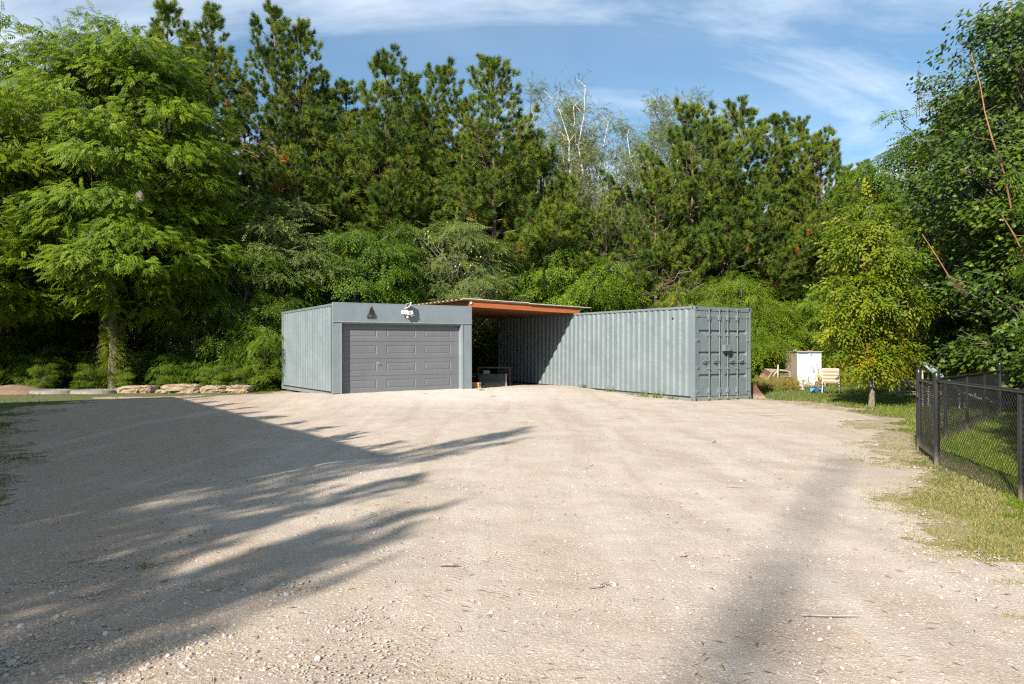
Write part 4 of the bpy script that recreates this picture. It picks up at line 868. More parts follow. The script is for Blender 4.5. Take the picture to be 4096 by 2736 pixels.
def put_sprays(mb, temps, pos, d, u, s, r, rnd=None):
    n = len(pos); rnd = r.uniform(0, .98, n) if rnd is None else rnd
    for q, (tv, tf) in enumerate(temps):
        k = np.arange(n) % len(temps) == q
        if k.any(): inst(mb, tv, tf, pos[k], d[k], u[k], s[k] if np.ndim(s) else s, rnd[k])
def limb(mb, a, b, r0, r1, sag, r, n=5, k=5, wob=.06):
    a = np.array(a, float); b = np.array(b, float); L = np.linalg.norm(b-a); t_ = np.linspace(0, 1, n)[:, None]; P = a+(b-a)*t_; P[:, 2] += sag*L*np.sin(t_[:, 0]*math.pi)
    P[1:-1] += r.normal(0, wob*L/n, (n-2, 3)); mb.tube(P, np.linspace(r0, r1, n), k, cap=False); return P

def crown_tree(name, seed, ell, npads, padr, nspr, temps, ssc, leafm, barkm, trunk, base=.15, label='', cat='tree', loc=(0, 0, 0), group=None, droop=.15, shell=(.5, 1.0), flat=.55, limb_r=.035, up=.9, sky_gap=.0, topbias=0, extra=None, padvar=.35, limbs=True, clusternoise=True):
    """tapered trunk, limbs to every bough, boughs of leafy twigs spread through the crown volume
    ell: list of (cx, cy, cz, rx, ry, rz, weight)"""
    r = np.random.default_rng(seed); t_ = thing(name, loc, label, cat, group)
    lb = MB(); fb = MB(); W_ = np.array([e[6] for e in ell], float); W_ /= W_.sum(); which = r.choice(len(ell), npads, p=W_); E = np.array([e[:6] for e in ell])
    dirs = rv(npads, r); dirs[:, 2] = dirs[:, 2]*.85+topbias; dirs /= np.linalg.norm(dirs, axis=1)[:, None]
    rad = r.uniform(shell[0]**2, shell[1]**2, npads)**.5*(1+.24*np.sin(dirs[:, 0]*5+seed)*np.sin(dirs[:, 2]*6+dirs[:, 1]*4))*r.uniform(.86, 1.16, npads)
    pc = E[which, :3]+dirs*E[which, 3:]*rad[:, None]
    pr = padr*r.uniform(1-padvar, 1+padvar, npads)
    P0 = np.array(trunk[0]); tz = np.array([p[2] for p in trunk])
    for i in range(npads):
        n_ = max(3, int(nspr*(pr[i]/padr)**2)); q = rv(n_, r)*(r.uniform(.15, 1, n_)**.45)[:, None]; q[:, 2] = np.abs(q[:, 2])*flat*1.2-.25*flat
        pos = pc[i]+q*pr[i]; out = pc[i]-np.array([E[which[i], 0], E[which[i], 1], pc[i][2]-.3]); on = out/(np.linalg.norm(out)+.3)
        d = q*[.8, .8, .3]+on*.5+np.array([0, 0, -droop-.28])+r.normal(0, .25, (n_, 3)); u = np.array([0, 0, up*.62])+on*.85+q*[.5, .5, .2]+np.array([-.1, -.25, 0])+r.normal(0, .26, (n_, 3))
        rn = np.clip(r.uniform(0, .96, n_)*.75+.24*r.uniform(0, 1), 0, .975)
        put_sprays(fb, temps, pos, d, u, ssc*r.uniform(.75, 1.2, n_), r, rn)
        if limbs:
            hd = math.hypot(pc[i][0]-P0[0], pc[i][1]-P0[1]); z0 = min(max(pc[i][2]-.75*hd-.3, tz[0]+base*(tz[-1]-tz[0])), tz[-1])
            a_ = np.array([np.interp(z0, tz, [p[0] for p in trunk]), np.interp(z0, tz, [p[1] for p in trunk]), z0]); L_ = np.linalg.norm(pc[i]-a_)
            Pm = limb(lb, a_, pc[i]-[0, 0, pr[i]*.15], limb_r*min(1.6, .45+L_*.22), .007, .10, r, 6, 5)
            for _ in range(3):
                e_ = pc[i]+rv(1, r)[0]*pr[i]*[.8, .8, .35]; limb(lb, Pm[4], e_, .012, .004, .05, r, 3, 3)
    if extra: extra(lb, fb, r)
    tb = MB(); tb.tube([p[:3] for p in trunk], [p[3] for p in trunk], 9); tb.build('trunk', barkm, t_, smooth=True)
    if lb.n: lb.build('limbs', barkm, t_)
    fb.build('crown', leafm, t_); return t_

def pine(name, seed, Ht, Rm, zb, label, loc, density=1.0, temps=TUFT, leafm='needles', barkm='bark_pine', up0=8, group=None, fork=0, tsc=1.0, profile=None, cat='pine tree', gap=.50, orange=.004, tr=.17):
    r = np.random.default_rng(seed); t_ = thing(name, loc, label, cat, group); lb = MB(); fb = MB()
    bend = r.normal(0, .010*Ht, 2); tz = np.linspace(0, Ht, 9)
    def ax(z): q = z/Ht; return np.array([bend[0]*math.sin(q*3.1), bend[1]*math.sin(q*2.4), z])
    tips = [(0.0, 0.0, 0.0)]
    tb = MB(); tb.tube([ax(z) for z in tz], np.linspace(tr*Ht/15, .02, 9), 8); 
    T_pos = []; T_dir = []; T_s = []; T_r = []
    z = zb
    while z < Ht-.25:
        f = (z-zb)/(Ht-zb); Rz_ = Rm*(profile(f) if profile else (min(1, .55+1.6*f) if f < .28 else (1-f)**.72*1.26))*r.uniform(.8, 1.12)
        nb_ = r.integers(4, 6) if f < .8 else r.integers(3, 5); a0 = r.uniform(0, 6.28)
        for k in range(nb_):
            az = a0+k*6.283/nb_+r.normal(0, .25); L = max(.22, Rz_*(r.uniform(.45, 1.25) if r.uniform() < .85 else 1.45)); el = R(up0+42*f**1.3+r.normal(0, 7))
            p0 = ax(z+r.uniform(-.1, .1)); n = max(4, int(L/.28)+2); s_ = np.linspace(0, 1, n)
            hx = L*s_*math.cos(el); zz_ = L*(s_*math.sin(el)-.10*np.sin(s_*math.pi)*(1-f)+(.18+.20*f)*s_**3)
            P = np.stack([p0[0]+hx*math.cos(az), p0[1]+hx*math.sin(az), p0[2]+zz_], 1); P[1:] += r.normal(0, .025, (n-1, 3))
            lb.tube(P, np.linspace(.010+.010*L, .006, n), 4, cap=False)
            sgn = 1
            start = .30 if f > .25 else .48
            for i in range(1, n):
                if s_[i] < start+.22*f: continue
                dirm = P[i]-P[i-1]; dirm /= np.linalg.norm(dirm)
                for sgn in (-1, 1):
                    if r.uniform() > .97*density: continue
                    a2 = az+sgn*R(r.uniform(35, 68)); Ls = L*(1.05-s_[i])*.50+.16; Ls *= r.uniform(.6, 1.2)
                    e_ = P[i]+Ls*np.array([math.cos(a2), math.sin(a2), .28+.5*f+r.normal(0, .12)])
                    lb.tube([P[i], (P[i]+e_)/2+[0, 0, -.02], e_], [.010, .007, .004], 3, cap=False)
                    m = max(1, int(Ls/.25))
                    for j in range(m):
                        q = P[i]+(e_-P[i])*((j+1)/m); dd = (e_-P[i])/Ls*.7+np.array([0, 0, .55])+r.normal(0, .25, 3)
                        T_pos.append(q-dd*.06); T_dir.append(dd); T_s.append(tsc*r.uniform(.85, 1.3)); T_r.append(r.uniform())
            T_pos.append(P[-1]); T_dir.append((P[-1]-P[-2])/np.linalg.norm(P[-1]-P[-2])*.8+[0, 0, .45]); T_s.append(tsc*1.2); T_r.append(r.uniform())
            T_pos.append(P[-2]); T_dir.append((P[-1]-P[-2])/np.linalg.norm(P[-1]-P[-2])*.5+[0, 0, .8]); T_s.append(tsc*1.05); T_r.append(r.uniform())
        z += gap*r.uniform(.8, 1.3)*(1+.12*f)
    for q in np.arange(Ht-.9, Ht+.05, .17):
        for _ in range(2): T_pos.append(ax(q)); T_dir.append(np.array([r.normal(0, .35), r.normal(0, .35), 1])); T_s.append(tsc*1.05); T_r.append(.5)
    # bare dead snags below the green crown
    for _ in range(14):
        zq = r.uniform(zb*.45, zb+.5); az = r.uniform(0, 6.28); L = r.uniform(.5, 1.7); limb(lb, ax(zq), ax(zq)+[L*math.cos(az), L*math.sin(az), r.uniform(-.25, .15)*L], .016, .004, .03, r, 4, 4, .25)
    T_pos = np.array(T_pos); T_r = np.clip(np.array(T_r)*.72+.22*np.sin(T_pos[:, 2]*1.9+T_pos[:, 0]*1.3+seed)*.5+.11, 0, .97); k = r.uniform(0, 1, len(T_r)) < orange*np.clip(1.6-T_pos[:, 2]/Ht*1.6, .1, 1.6); T_r[k] = .995
    put_sprays(fb, temps, T_pos, np.array(T_dir), rv(len(T_pos), r), np.array(T_s), r, T_r)
    tb.build('trunk', M[barkm], t_, smooth=True); lb.build('branches', M[barkm], t_); fb.build('crown', M[leafm], t_); return t_

DX = 4096/2347.
def at(xd, Z, z=-.03): return ((xd*DX-2048)/FPX*Z, Z, z)
def top(yd, Z): return EYE+(HOR-yd*DX)/FPX*Z

# ---- red pines: a few builds, copied along the wood's edge
PA = pine('red_pine', 101, 17.0, 2.9, 5.2, 'tall red pine with an open top, third tallest, right of the round leafy tree', at(490, 38))
PB = pine('red_pine', 102, 17.0, 2.7, 4.6, 'tallest red pine with an open airy top against the sky, its reddish trunk showing', at(622, 36), density=.95)
PC = pine('red_pine', 103, 14.2, 2.9, 3.6, 'dense full red pine with a pointed top, left of the white-barked poplars', at(1125, 36.5), density=1.0, gap=.50)
PD = pine('red_pine', 104, 14.0, 2.6, 4.0, 'red pine with several upright leading shoots above the garage', at(880, 37), density=.95)
PF = pine('red_pine', 106, 16.0, 2.6, 5.0, 'uneven red pine with a gappy crown, between the tallest pine and the many-shoot pine', at(770, 38), density=.8, gap=.62)
PE = pine('red_pine', 105, 12.0, 3.3, 3.4, 'broad red pine whose boughs reach down behind the long container', at(1590, 39), density=1.0, gap=.38, orange=.012, up0=2)
PBASE = {'A': (PA, 17.0), 'B': (PB, 17.0), 'C': (PC, 14.2), 'D': (PD, 14.0), 'E': (PE, 12.0), 'F': (PF, 16.0)}
for k_, (root, xd, yd, Z) in {'A': (PA, 490, 36, 38), 'B': (PB, 622, 22, 36), 'C': (PC, 1125, 145, 36.5), 'D': (PD, 880, 120, 37), 'F': (PF, 790, 192, 38.5), 'E': (PE, 1590, 255, 39)}.items():
    s_ = (top(yd, Z)+.03)/PBASE[k_][1]; root.scale = (s_, s_, s_); root.location = at(xd, Z)
def cpine(k_, xd, yd, Z, rz, label, group=None, sx=1.0):
    root, h0 = PBASE[k_]; s_ = (top(yd, Z)+.03)/h0; return dup(root, at(xd, Z), rz, (s_*sx, s_*sx, s_), label, group)
cpine('A', 366, 17, 37.0, 1.9, 'red pine whose tip rises just behind the top of the big round leafy tree')
cpine('F', 690, 52, 36.8, 2.4, 'slender red pine beside the tallest one, on its right', sx=.85)
cpine('D', 944, 175, 39.0, 1.2, 'thin red pine top directly right of the many-shoot pine', sx=.8)
cpine('C', 1013, 157, 38.5, 3.0, 'narrow red pine top between two fuller pines above the carport', sx=.9)
cpine('F', 560, 190, 38.2, 4.4, 'mid-height red pine filling the gap under the tallest pine')
cpine('E', 735, 215, 37.8, 2.0, 'bushy red pine standing in front, left of the many-shoot pine')
cpine('C', 845, 262, 37.4, 5.1, 'front red pine with a bare lower trunk above the roof of the garage', sx=1.15)
cpine('E', 965, 270, 37.8, .9, 'thick-crowned red pine above the garage and carport')
cpine('F', 1060, 235, 37.2, 3.9, 'red pine whose outer boughs hang over the carport roof', sx=1.15)
cpine('E', 1215, 325, 38.0, 4.0, 'lower rounded red pine at the right end of the left pine group')
cpine('E', 1290, 445, 37.2, 1.3, 'short front red pine just above the container near the carport', sx=.9)
cpine('D', 1702, 240, 42.0, 2.9, 'tallest of the pines standing behind the container doors', sx=1.1)
cpine('F', 1660, 330, 38.5, 1.7, 'full red pine directly above the container doors')
cpine('C', 1782, 273, 43.5, 4.8, 'narrow pine second from the right on the skyline of the right pine group')
cpine('D', 1836, 274, 44.0, .6, 'slim pine near the right end of the right pine group', sx=.85)
cpine('E', 1880, 320, 43.0, 3.4, 'last pine at the right end of the pine skyline, sloping down to the gap', sx=.9)
cpine('E', 1500, 400, 37.6, 5.5, 'lower red pine at the left side of the right pine group', sx=.9)
cpine('E', 1745, 410, 39.5, 2.2, 'lower red pine behind the yellow-green shrubs right of the container')
cpine('C', 1942, 398, 58.0, 1.0, 'small distant pine tip in the sky gap, left of the thin one')
cpine('D', 1992, 376, 56.0, 2.5, 'thin distant pine with a bare pole-like stem in the sky gap', sx=.8)
for i_, (xd, yd, Z) in enumerate(((430, 250, 43), (700, 260, 42), (800, 330, 41), (910, 300, 43), (1090, 300, 42), (1180, 330, 43), (1410, 470, 47), (1540, 420, 46), (1630, 350, 48), (1850, 400, 50), (1960, 470, 52), (330, 160, 44), (150, 300, 42), (20, 300, 44))):
    cpine('ACDE'[i_ % 4], xd, yd, Z, i_*1.7, 'dark pine crowded into the shade behind the front row of the wood', 'pines packed behind the front row')

# ---- big leafy trees on the left
def pads_extra_fern(n_, cz, spread): return None
wl = crown_tree('walnut_tree', 201, [(0, 0, 9.0, 4.2, 3.6, 4.6, 4), (.6, -.8, 5.4, 4.0, 3.4, 2.5, 2.2), (-1.8, .2, 8.0, 2.6, 2.8, 3.2, 1), (.4, -.3, 12.2, 2.6, 2.3, 1.4, 1.5)], 330, .80, 66, PIN, 1.0, M['walnut'], M['bark_grey'],
    [(0, 0, -.1, .24), (.08, 0, 1.5, .19), (-.05, 0, 3.5, .165), (-.1, 0, 6, .13), (.1, 0, 9, .08), (0, 0, 12, .03)], label='big round tree with feathery bright green leaves at the left, its trunk wound with creeper', loc=at(258, 28.4), droop=.12, shell=(.62, 1.0), flat=.62, limb_r=.018, base=.42, padvar=.5)
wl.scale = (.93, .93, 1.0); mb = MB(); r_ = np.random.default_rng(5)
mb.tube([(-.05, 0, 2.2), (-.55, .05, 3.0), (-.75, .1, 4.2)], [.09, .07, .04], 7); mb.build('side_stem', M['bark_grey'], wl)
mb = MB(); n = 1000; th = r_.uniform(0, 6.28, n); zz_ = r_.uniform(0, 2.9, n)**1.0; rr = .17+r_.uniform(0, .16, n)+.25*np.exp(-zz_*3)
put_sprays(mb, SOVAL, np.stack([rr*np.cos(th), rr*np.sin(th), zz_], 1), np.stack([np.cos(th), np.sin(th), th*0-.3], 1), rv(n, r_)+[0, 0, 1], r_.uniform(.4, .7, n), r_); mb.build('creeper', M['lime'], wl)
w2 = crown_tree('walnut_tree', 202, [(0, 0, 8, 3.4, 3.2, 4.0, 3), (.3, -.2, 4.6, 3.3, 3.0, 2.4, 2)], 190, .85, 60, PIN, 1.0, M['walnut'], M['bark_grey'],
    [(0, 0, -.1, .20), (.1, 0, 3, .15), (-.1, 0, 6, .10), (0, 0, 11, .03)], label='feathery-leaved tree cut off by the left edge of the picture', loc=at(5, 29.5), droop=.12, shell=(.6, 1), flat=.62, limb_r=.018, base=.42, padvar=.5)
dup(w2, at(100, 33), 2.1, (top(65, 33))/12.0, 'feathery-leaved tree whose top shows between the left edge and the big round tree')
dup(w2, at(-75, 27), 1.1, .98, 'feathery-leaved tree just beyond the left edge')
dup(w2, at(470, 32.5), 4.0, .80, 'leafy feather-leaved tree in the shade between the big round tree and the tall pines')
gr = crown_tree('ash_tree', 203, [(0, 0, 4.0, 2.6, 2.3, 2.5, 3), (.2, 0, 2.4, 2.4, 2.2, 1.4, 1)], 74, .78, 54, SLANCE, 1.2, M['green'], M['bark_grey'],
    [(0, 0, -.1, .10), (.1, 0, 2, .08), (0, 0, 5.5, .03)], label='narrow-leaved young tree overhanging the left wall of the garage', loc=at(560, 30.5), droop=.3, limb_r=.03)
dup(gr, at(450, 31), 1.3, .9, 'narrow-leaved young tree in the shade right of the creeper-covered trunk')
dup(gr, at(90, 30.5), 2.6, .85, 'narrow-leaved young tree low at the left under the feathery crowns')
dup(gr, at(350, 33.5), 4.1, 1.15, 'narrow-leaved tree deep in the shade behind the largest boulder')
dup(gr, at(180, 34), 5.2, 1.2, 'narrow-leaved tree deep in the shade behind the tyres')
dup(gr, at(0, 31.5), .5, 1.0, 'narrow-leaved young tree low at the far left edge')
# bare trunks standing in the dark wood
for i_, (xd, Z, r0, h_, lab) in enumerate(((172, 31, .17, 7, 'dark straight trunk in the shade behind the left tyre'), (430, 31.5, .19, 7, 'thick brownish trunk in the shade left of the garage'), (446, 30.3, .07, 5, 'thin pale trunk beside the thick brownish one'), (345, 33, .13, 6, 'mottled grey trunk in the dark gap behind the boulders'), (120, 33, .15, 7, 'reddish trunk catching light at the far left of the wood'), (222, 29.6, .06, 5, 'thin leaning stem left of the creeper-covered trunk'), (60, 32, .16, 7, 'dark trunk nearest the left edge of the picture'))):
    t_ = thing('bare_trunk', at(xd, Z), lab, 'tree trunk', 'trunks in the shade of the wood'); r = np.random.default_rng(i_); mb = MB()
    mb.tube([(0, 0, -.1), (.05*i_-.1, 0, h_*.4), (.08, .1, h_*.75), (.05, 0, h_)], [r0, r0*.85, r0*.7, r0*.5], 8); mb.build('trunk', M['bark_pine'] if i_ in (0, 4) else M['bark_grey'], t_, smooth=True)
    mb = MB()
    for _ in range(16): zq = r.uniform(.5, h_); az = r.uniform(0, 6.28); L = r.uniform(.5, 1.8); limb(mb, (0, 0, zq), (L*math.cos(az), L*math.sin(az), zq+r.uniform(-.3, .3)*L), .014, .004, 0, r, 5, 4, .4)
    mb.build('dead_branches', M['brush'], t_)
nst = MB(); tv = []; nn = 12
for j in range(9):
    for i_ in range(nn): ph = math.pi*j/8; tv.append((.15*math.sin(ph)*math.cos(i_*6.283/nn), .15*math.sin(ph)*math.sin(i_*6.283/nn), .20*math.cos(ph)*(1 if j < 5 else 1.15)))
nst.add(tv, [[j*nn+i_, (j+1)*nn+i_, (j+1)*nn+(i_+1) % nn, j*nn+(i_+1) % nn] for j in range(8) for i_ in range(nn)]); o = nst.build('hornet_nest', M['nest'], smooth=True); o.location = (X(556, 25.3), 25.3, H(785, 25.3)); tag(o, 'grey-brown paper hornet nest hanging among the feathery leaves of the big round tree', 'hornet nest')

# ---- small trees and shrubs along the front of the wood
ol = crown_tree('olive_leaved_tree', 301, [(0, 0, 4.6, 2.4, 1.8, 1.7, 3), (-.8, 0, 3.6, 1.7, 1.4, 1.2, 1)], 66, .62, 56, SSMALL, 1.2, M['olive'], M['bark_grey'],
    [(.15, 0, -.1, .13), (.08, 0, 1.6, .11), (-.05, 0, 2.6, .085), (-.25, 0, 3.6, .05), (-.3, 0, 4.4, .03)], label='small dull olive-leaved tree with a crooked grey trunk behind the left end of the garage', loc=at(662, 31.5), droop=.1, limb_r=.035, sky_gap=.1); ol.scale = (1.2, 1.2, 1.22)
bg = crown_tree('leafy_sapling', 302, [(0, 0, 3.6, 1.9, 1.5, 2.4, 3)], 54, .62, 52, SOVAL, 1.1, M['green'], M['bark_grey'],
    [(0, 0, -.1, .08), (.1, 0, 3, .05), (0, 0, 5.4, .02)], label='bright glossy-leaved young tree rising behind the middle of the garage', loc=at(815, 32), droop=.35, flat=.6); bg.scale = (1.2, 1.2, 1.25)
def apples(lb, fb, r): pass
ap = crown_tree('apple_tree', 303, [(0, 0, 3.5, 2.5, 1.9, 2.2, 3)], 88, .58, 52, SSMALL, 1.15, M['olive'], M['bark_grey'],
    [(0, 0, -.1, .13), (.1, 0, 1.5, .10), (0, 0, 4.5, .04)], label='round apple tree dotted with small yellowish apples, behind the roof of the garage', loc=at(1035, 33.6), droop=.1, shell=(.65, 1.0)); ap.scale = (1.12, 1.12, 1.32)
tv, tf = stone_template(9); mb = MB(); mb.add(tv*[1, 1, 1.6]*.036, tf); r_ = np.random.default_rng(8); o0 = None
for k in range(60):
    d_ = rv(1, r_)[0]; d_[1] = -abs(d_[1]); o = mb.build('apple', M['apple'], ap, smooth=True) if o0 is None else o0.copy()
    if o0 is None: o0 = o
    else: C.objects.link(o); o.parent = ap
    o.location = np.array([0, 0, 3.5])+d_*[2.45, 1.85, 2.15]*r_.uniform(.8, 1.0)
wp = pine('white_pine', 310, 5.0, 1.7, .6, 'soft blue-green young pine standing just above the peak of the carport roof', at(1120, 34.3), temps=TUFTS, leafm='wneedles', up0=10, gap=.34, tsc=1.1, orange=0, density=1.1, tr=.2)
sb = crown_tree('leafy_shrub', 304, [(0, 0, 2.2, 2.1, 1.5, 2.0, 3), (.5, 0, 1.1, 1.9, 1.4, 1.1, 1)], 62, .58, 50, SOVAL, .92, M['lime2'], M['bark_grey'],
    [(0, 0, -.1, .05), (.1, 0, 2, .03), (0, 0, 3.6, .015)], label='yellow-green shrub showing above the container beside the carport roof', loc=at(1255, 35.4), droop=.2, base=.02, limb_r=.02); sb.scale = (1.25, 1.25, 1.5)
sl_ = crown_tree('leafy_shrub', 305, [(0, 0, 2.3, 2.4, 1.6, 2.2, 3), (-.4, 0, 1.2, 2.2, 1.5, 1.2, 1)], 66, .62, 52, SLANCE, 1.05, M['lime2'], M['bark_grey'],
    [(0, 0, -.1, .05), (.1, 0, 2, .03), (0, 0, 4, .015)], label='fine-leaved shrub rising beyond the right end of the container', loc=at(1772, 38.3), droop=.2, base=.02, limb_r=.02); sl_.scale = (1.1, 1.1, 1.25)
sd = crown_tree('leafy_shrub', 306, [(0, 0, 1.6, 1.7, 1.4, 1.5, 3)], 46, .52, 44, SOVAL, .95, M['green'], M['bark_grey'],
    [(0, 0, -.1, .04), (.05, 0, 1.5, .025), (0, 0, 2.8, .012)], label='dark green shrub at the left rear corner of the garage', loc=at(608, 29.6), droop=.2, base=.02, limb_r=.018)
def csh(src, xd, Z, rz, s_, lab, group=None): return dup(src, at(xd, Z), rz, s_, lab, group)
csh(sb, 1180, 35.8, 1.2, 1.3, 'yellow-green shrub behind the peak of the carport roof')
csh(sb, 1340, 35.6, 2.2, 1.5, 'tall yellow-green shrub above the left part of the long container')
csh(sb, 1420, 36.4, 3.6, 1.4, 'green shrub above the middle of the long container')
csh(bg, 1250, 37.0, 2.0, 1.25, 'glossy-leaved young tree standing behind the yellow-green shrubs near the carport')
csh(sl_, 1480, 38, 4.4, .95, 'low shrub in front of the dead branches above the long container')
csh(sl_, 1700, 35.5, 1.6, 1.25, 'fine-leaved shrub directly behind the container doors')
csh(sl_, 1850, 38.8, 2.9, 1.3, 'tall fine-leaved shrub above the shed')
csh(sl_, 1640, 36, .4, 1.2, 'fine-leaved shrub left of the container doors, seen over the roof')
csh(sb, 1742, 36.2, 5.0, .9, 'low shrub between the container and the timber heap')
csh(sb, 1915, 36.8, .3, 1.15, 'green shrub immediately right of the shed')
csh(sl_, 1985, 36, 5.6, 1.1, 'shrub behind the small yellowing tree')
csh(sb, 2085, 33, 1.9, 1.2, 'shrub behind the end of the bench')
csh(sb, 2160, 34, 3.3, 1.3, 'shrub in the background right of the slide')
csh(sb, 2290, 33, 4.7, 1.1, 'shrub behind the goldenrod at the right edge')
csh(sd, 700, 33.6, 1.0, 1.2, 'dark shrub behind the garage below the olive-leaved tree')
csh(sb, 607, 28.5, 2.4, .62, 'bright yellow-green bush pressed against the left rear corner of the garage')
csh(sb, 590, 28.9, 4.4, .45, 'low bright bush beside the squarish boulder')
csh(bg, 905, 33.5, 4.2, 1.15, 'glossy-leaved young tree between its twin and the apple tree')
csh(sd, 1090, 36.5, 2.2, 1.3, 'shaded shrub seen through the open carport, left one')
csh(sd, 1140, 38, 3.0, 1.4, 'shaded shrub seen through the open carport, right one')
csh(sd, 1110, 34.6, 5.1, .9, 'low shaded shrub right behind the black bucket')
for i_, (xd, Z, s_) in enumerate(((30, 28.6, .75), (95, 28.4, .62), (150, 29.8, .8), (205, 29.0, .55), (300, 29.3, .6), (355, 30.2, .7), (405, 29.5, .62), (470, 29.0, .6), (520, 29.4, .75), (575, 28.9, .5), (615, 28.7, .55), (-30, 28.4, .9))):  # darker leaf colour stands in for the shade over this undergrowth
    csh(sd, xd, Z+.5, i_*1.3, s_*.85, ('low shrub of the undergrowth, number %s from the left along the wood edge' % ['two', 'three', 'four', 'five', 'six', 'seven', 'eight', 'nine', 'ten', 'eleven', 'twelve', 'one'][i_]), 'undergrowth shrubs along the left edge of the wood')
csh(sb, 495, 27.4, .6, .28, 'small bright weed bush behind the long flat boulder'); csh(sb, 365, 27.6, 1.6, .13, 'tiny yellow-green plant between the two left boulders'); csh(sb, 545, 27.7, 2.6, .25, 'small bright weed bush behind the squarish boulder')
csh(sb, 103, 27.8, 2.2, .30, 'upright yellow-green weed beside the soil heap'); csh(sb, 205, 27.9, 3.9, .26, 'yellowish weed bush behind the left tyre'); csh(sb, 283, 27.9, 5.2, .22, 'small weed between the two tyres')
# white-barked poplars, thinly leaved
def poplar(seed, Ht, label, loc, multi=5, leafm='poplar', bark='bark_white', dens=1.0):
    r = np.random.default_rng(seed); t_ = thing('poplar_tree', loc, label, 'poplar tree'); tb = MB(); lb = MB(); fb = MB(); tip = []
    tb.tube([(0, 0, -.1), (.1, 0, Ht*.30), (.05, 0, Ht*.45)], [.17, .13, .10], 8)
    for i in range(multi):
        az = r.uniform(0, 6.28); L = Ht*r.uniform(.42, .58); lean = r.uniform(.10, .38); z0 = Ht*r.uniform(.32, .45); e = np.array([lean*L*math.cos(az), lean*L*math.sin(az), min(Ht, z0+L)])
        P = limb(tb, (0.05, 0, z0), e, .085, .018, .0, r, 7, 6, .22); 
        for j in range(15):
            k = r.integers(1, 7); a_ = P[k]; az2 = r.uniform(0, 6.28); l2 = r.uniform(.5, 1.5)*(1.15-k/9); b_ = a_+[l2*math.cos(az2)*.8, l2*math.sin(az2)*.8, l2*.75]; Q = limb(lb, a_, b_, .020, .005, .0, r, 4, 4, .2); tip += [Q[2], Q[3], Q[3], (Q[1]+Q[2])/2]
    tip = np.array(tip); n_ = int(13*dens); pos = np.repeat(tip, n_, 0)+r.normal(0, .24, (len(tip)*n_, 3)); put_sprays(fb, SSMALL, pos, rv(len(pos), r)+[0, 0, -.1], rv(len(pos), r)+[0, 0, .6], r.uniform(.6, 1.0, len(pos)), r)
    tb.build('trunk', M[bark], t_, smooth=True); lb.build('branches', M[bark], t_); fb.build('crown', M[leafm], t_); return t_
q1 = poplar(401, 13.5, 'white-barked poplar with many pale bare stems, at the middle of the skyline', at(1325, 41), 7, dens=.55); q1.scale = [(top(195, 41))/13.5]*3
q2 = poplar(402, 13.0, 'thin-leaved poplar with dull olive foliage, right of the bare white one', at(1440, 43), 6, 'poplar', 'bark_grey', 1.1); q2.scale = [(top(240, 43))/13.0]*3
def cp(src, h0, xd, yd, Z, rz, lab): return dup(src, at(xd, Z), rz, top(yd, Z)/h0, lab)
cp(q1, 13.5, 1205, 232, 44, 2.2, 'pale thin poplar just right of the dense pointed pine'); cp(q2, 13, 1265, 225, 43, 4.0, 'thin-leaved poplar left of the white-barked one')
cp(q2, 13, 1592, 205, 45, 1.1, 'brownish thin-leaved poplar rising behind the right pine group'); cp(q1, 13.5, 1515, 285, 44, 5.0, 'pale-stemmed poplar in the dip before the right pine group'); cp(q2, 13, 1360, 330, 39.5, 2.9, 'lower poplar in front of the white-barked one')
cp(q2, 13, 1440, 400, 38.5, .7, 'dull green poplar low in the middle gap of the tree line'); cp(q2, 13, 1640, 250, 46, 3.3, 'thin-leaved poplar right behind the brownish one')
# dead brush
db = thing('dead_tree', at(1500, 37.2), 'tangle of bare grey-brown dead branches above the middle of the long container', 'dead tree'); mb = MB(); r = np.random.default_rng(11)
for _ in range(150): zq = r.uniform(2.2, 6.0); az = r.uniform(0, 6.28); L = r.uniform(.7, 2.3); x0 = r.uniform(-1.4, 1.4); limb(mb, (x0, 0, zq), (x0+L*math.cos(az), L*math.sin(az), zq+r.uniform(-.5, .15)*L), .016, .004, .05, r, 5, 4, .5)
mb.build('branches', M['brush'], db); MB().tube([(0, 0, -.1), (.1, 0, 6)], [.13, .05], 7).build('trunk', M['bark_grey'], db)
dup(db, at(1560, 36.6), 2.0, .9, 'second tangle of bare dead branches, nearer the container doors'); dup(db, at(620, 31.8), 1.0, .85, 'bare dead twigs in the shade left of the crooked grey trunk')
for i_, xd in enumerate((240, 385, 60)): dup(db, at(xd, 31+i_*.8), i_*2.0, .8, ['tangle of dead twigs behind the creeper-covered trunk', 'tangle of dead twigs behind the largest boulder', 'tangle of dead twigs at the far left of the wood'][i_])
# reddening sumacs
su = crown_tree('sumac_shrub', 501, [(0, 0, 2.4, 1.5, 1.1, 1.2, 3)], 34, .5, 30, PINL, .85, M['redleaf'], M['bark_grey'], [(0, 0, -.1, .05), (.1, 0, 1.5, .03), (0, 0, 3.0, .015)], label='sumac with red-tinged leaves showing over the top of the long container', loc=at(1565, 35.4), droop=.3, base=.05, limb_r=.02)
su.scale = (1, 1, 1.22)
csh(su, 1510, 36, 2.0, 1.1, 'reddening sumac left of its twin above the long container'); csh(su, 2125, 28.5, 1.1, 1.22, 'red-leaved sumac behind the slide'); csh(su, 2205, 28, 4.0, 1.15, 'red-leaved sumac right of the other one, under the big maple'); csh(su, 2165, 30, 2.7, 1.35, 'taller reddening sumac between the two front ones')
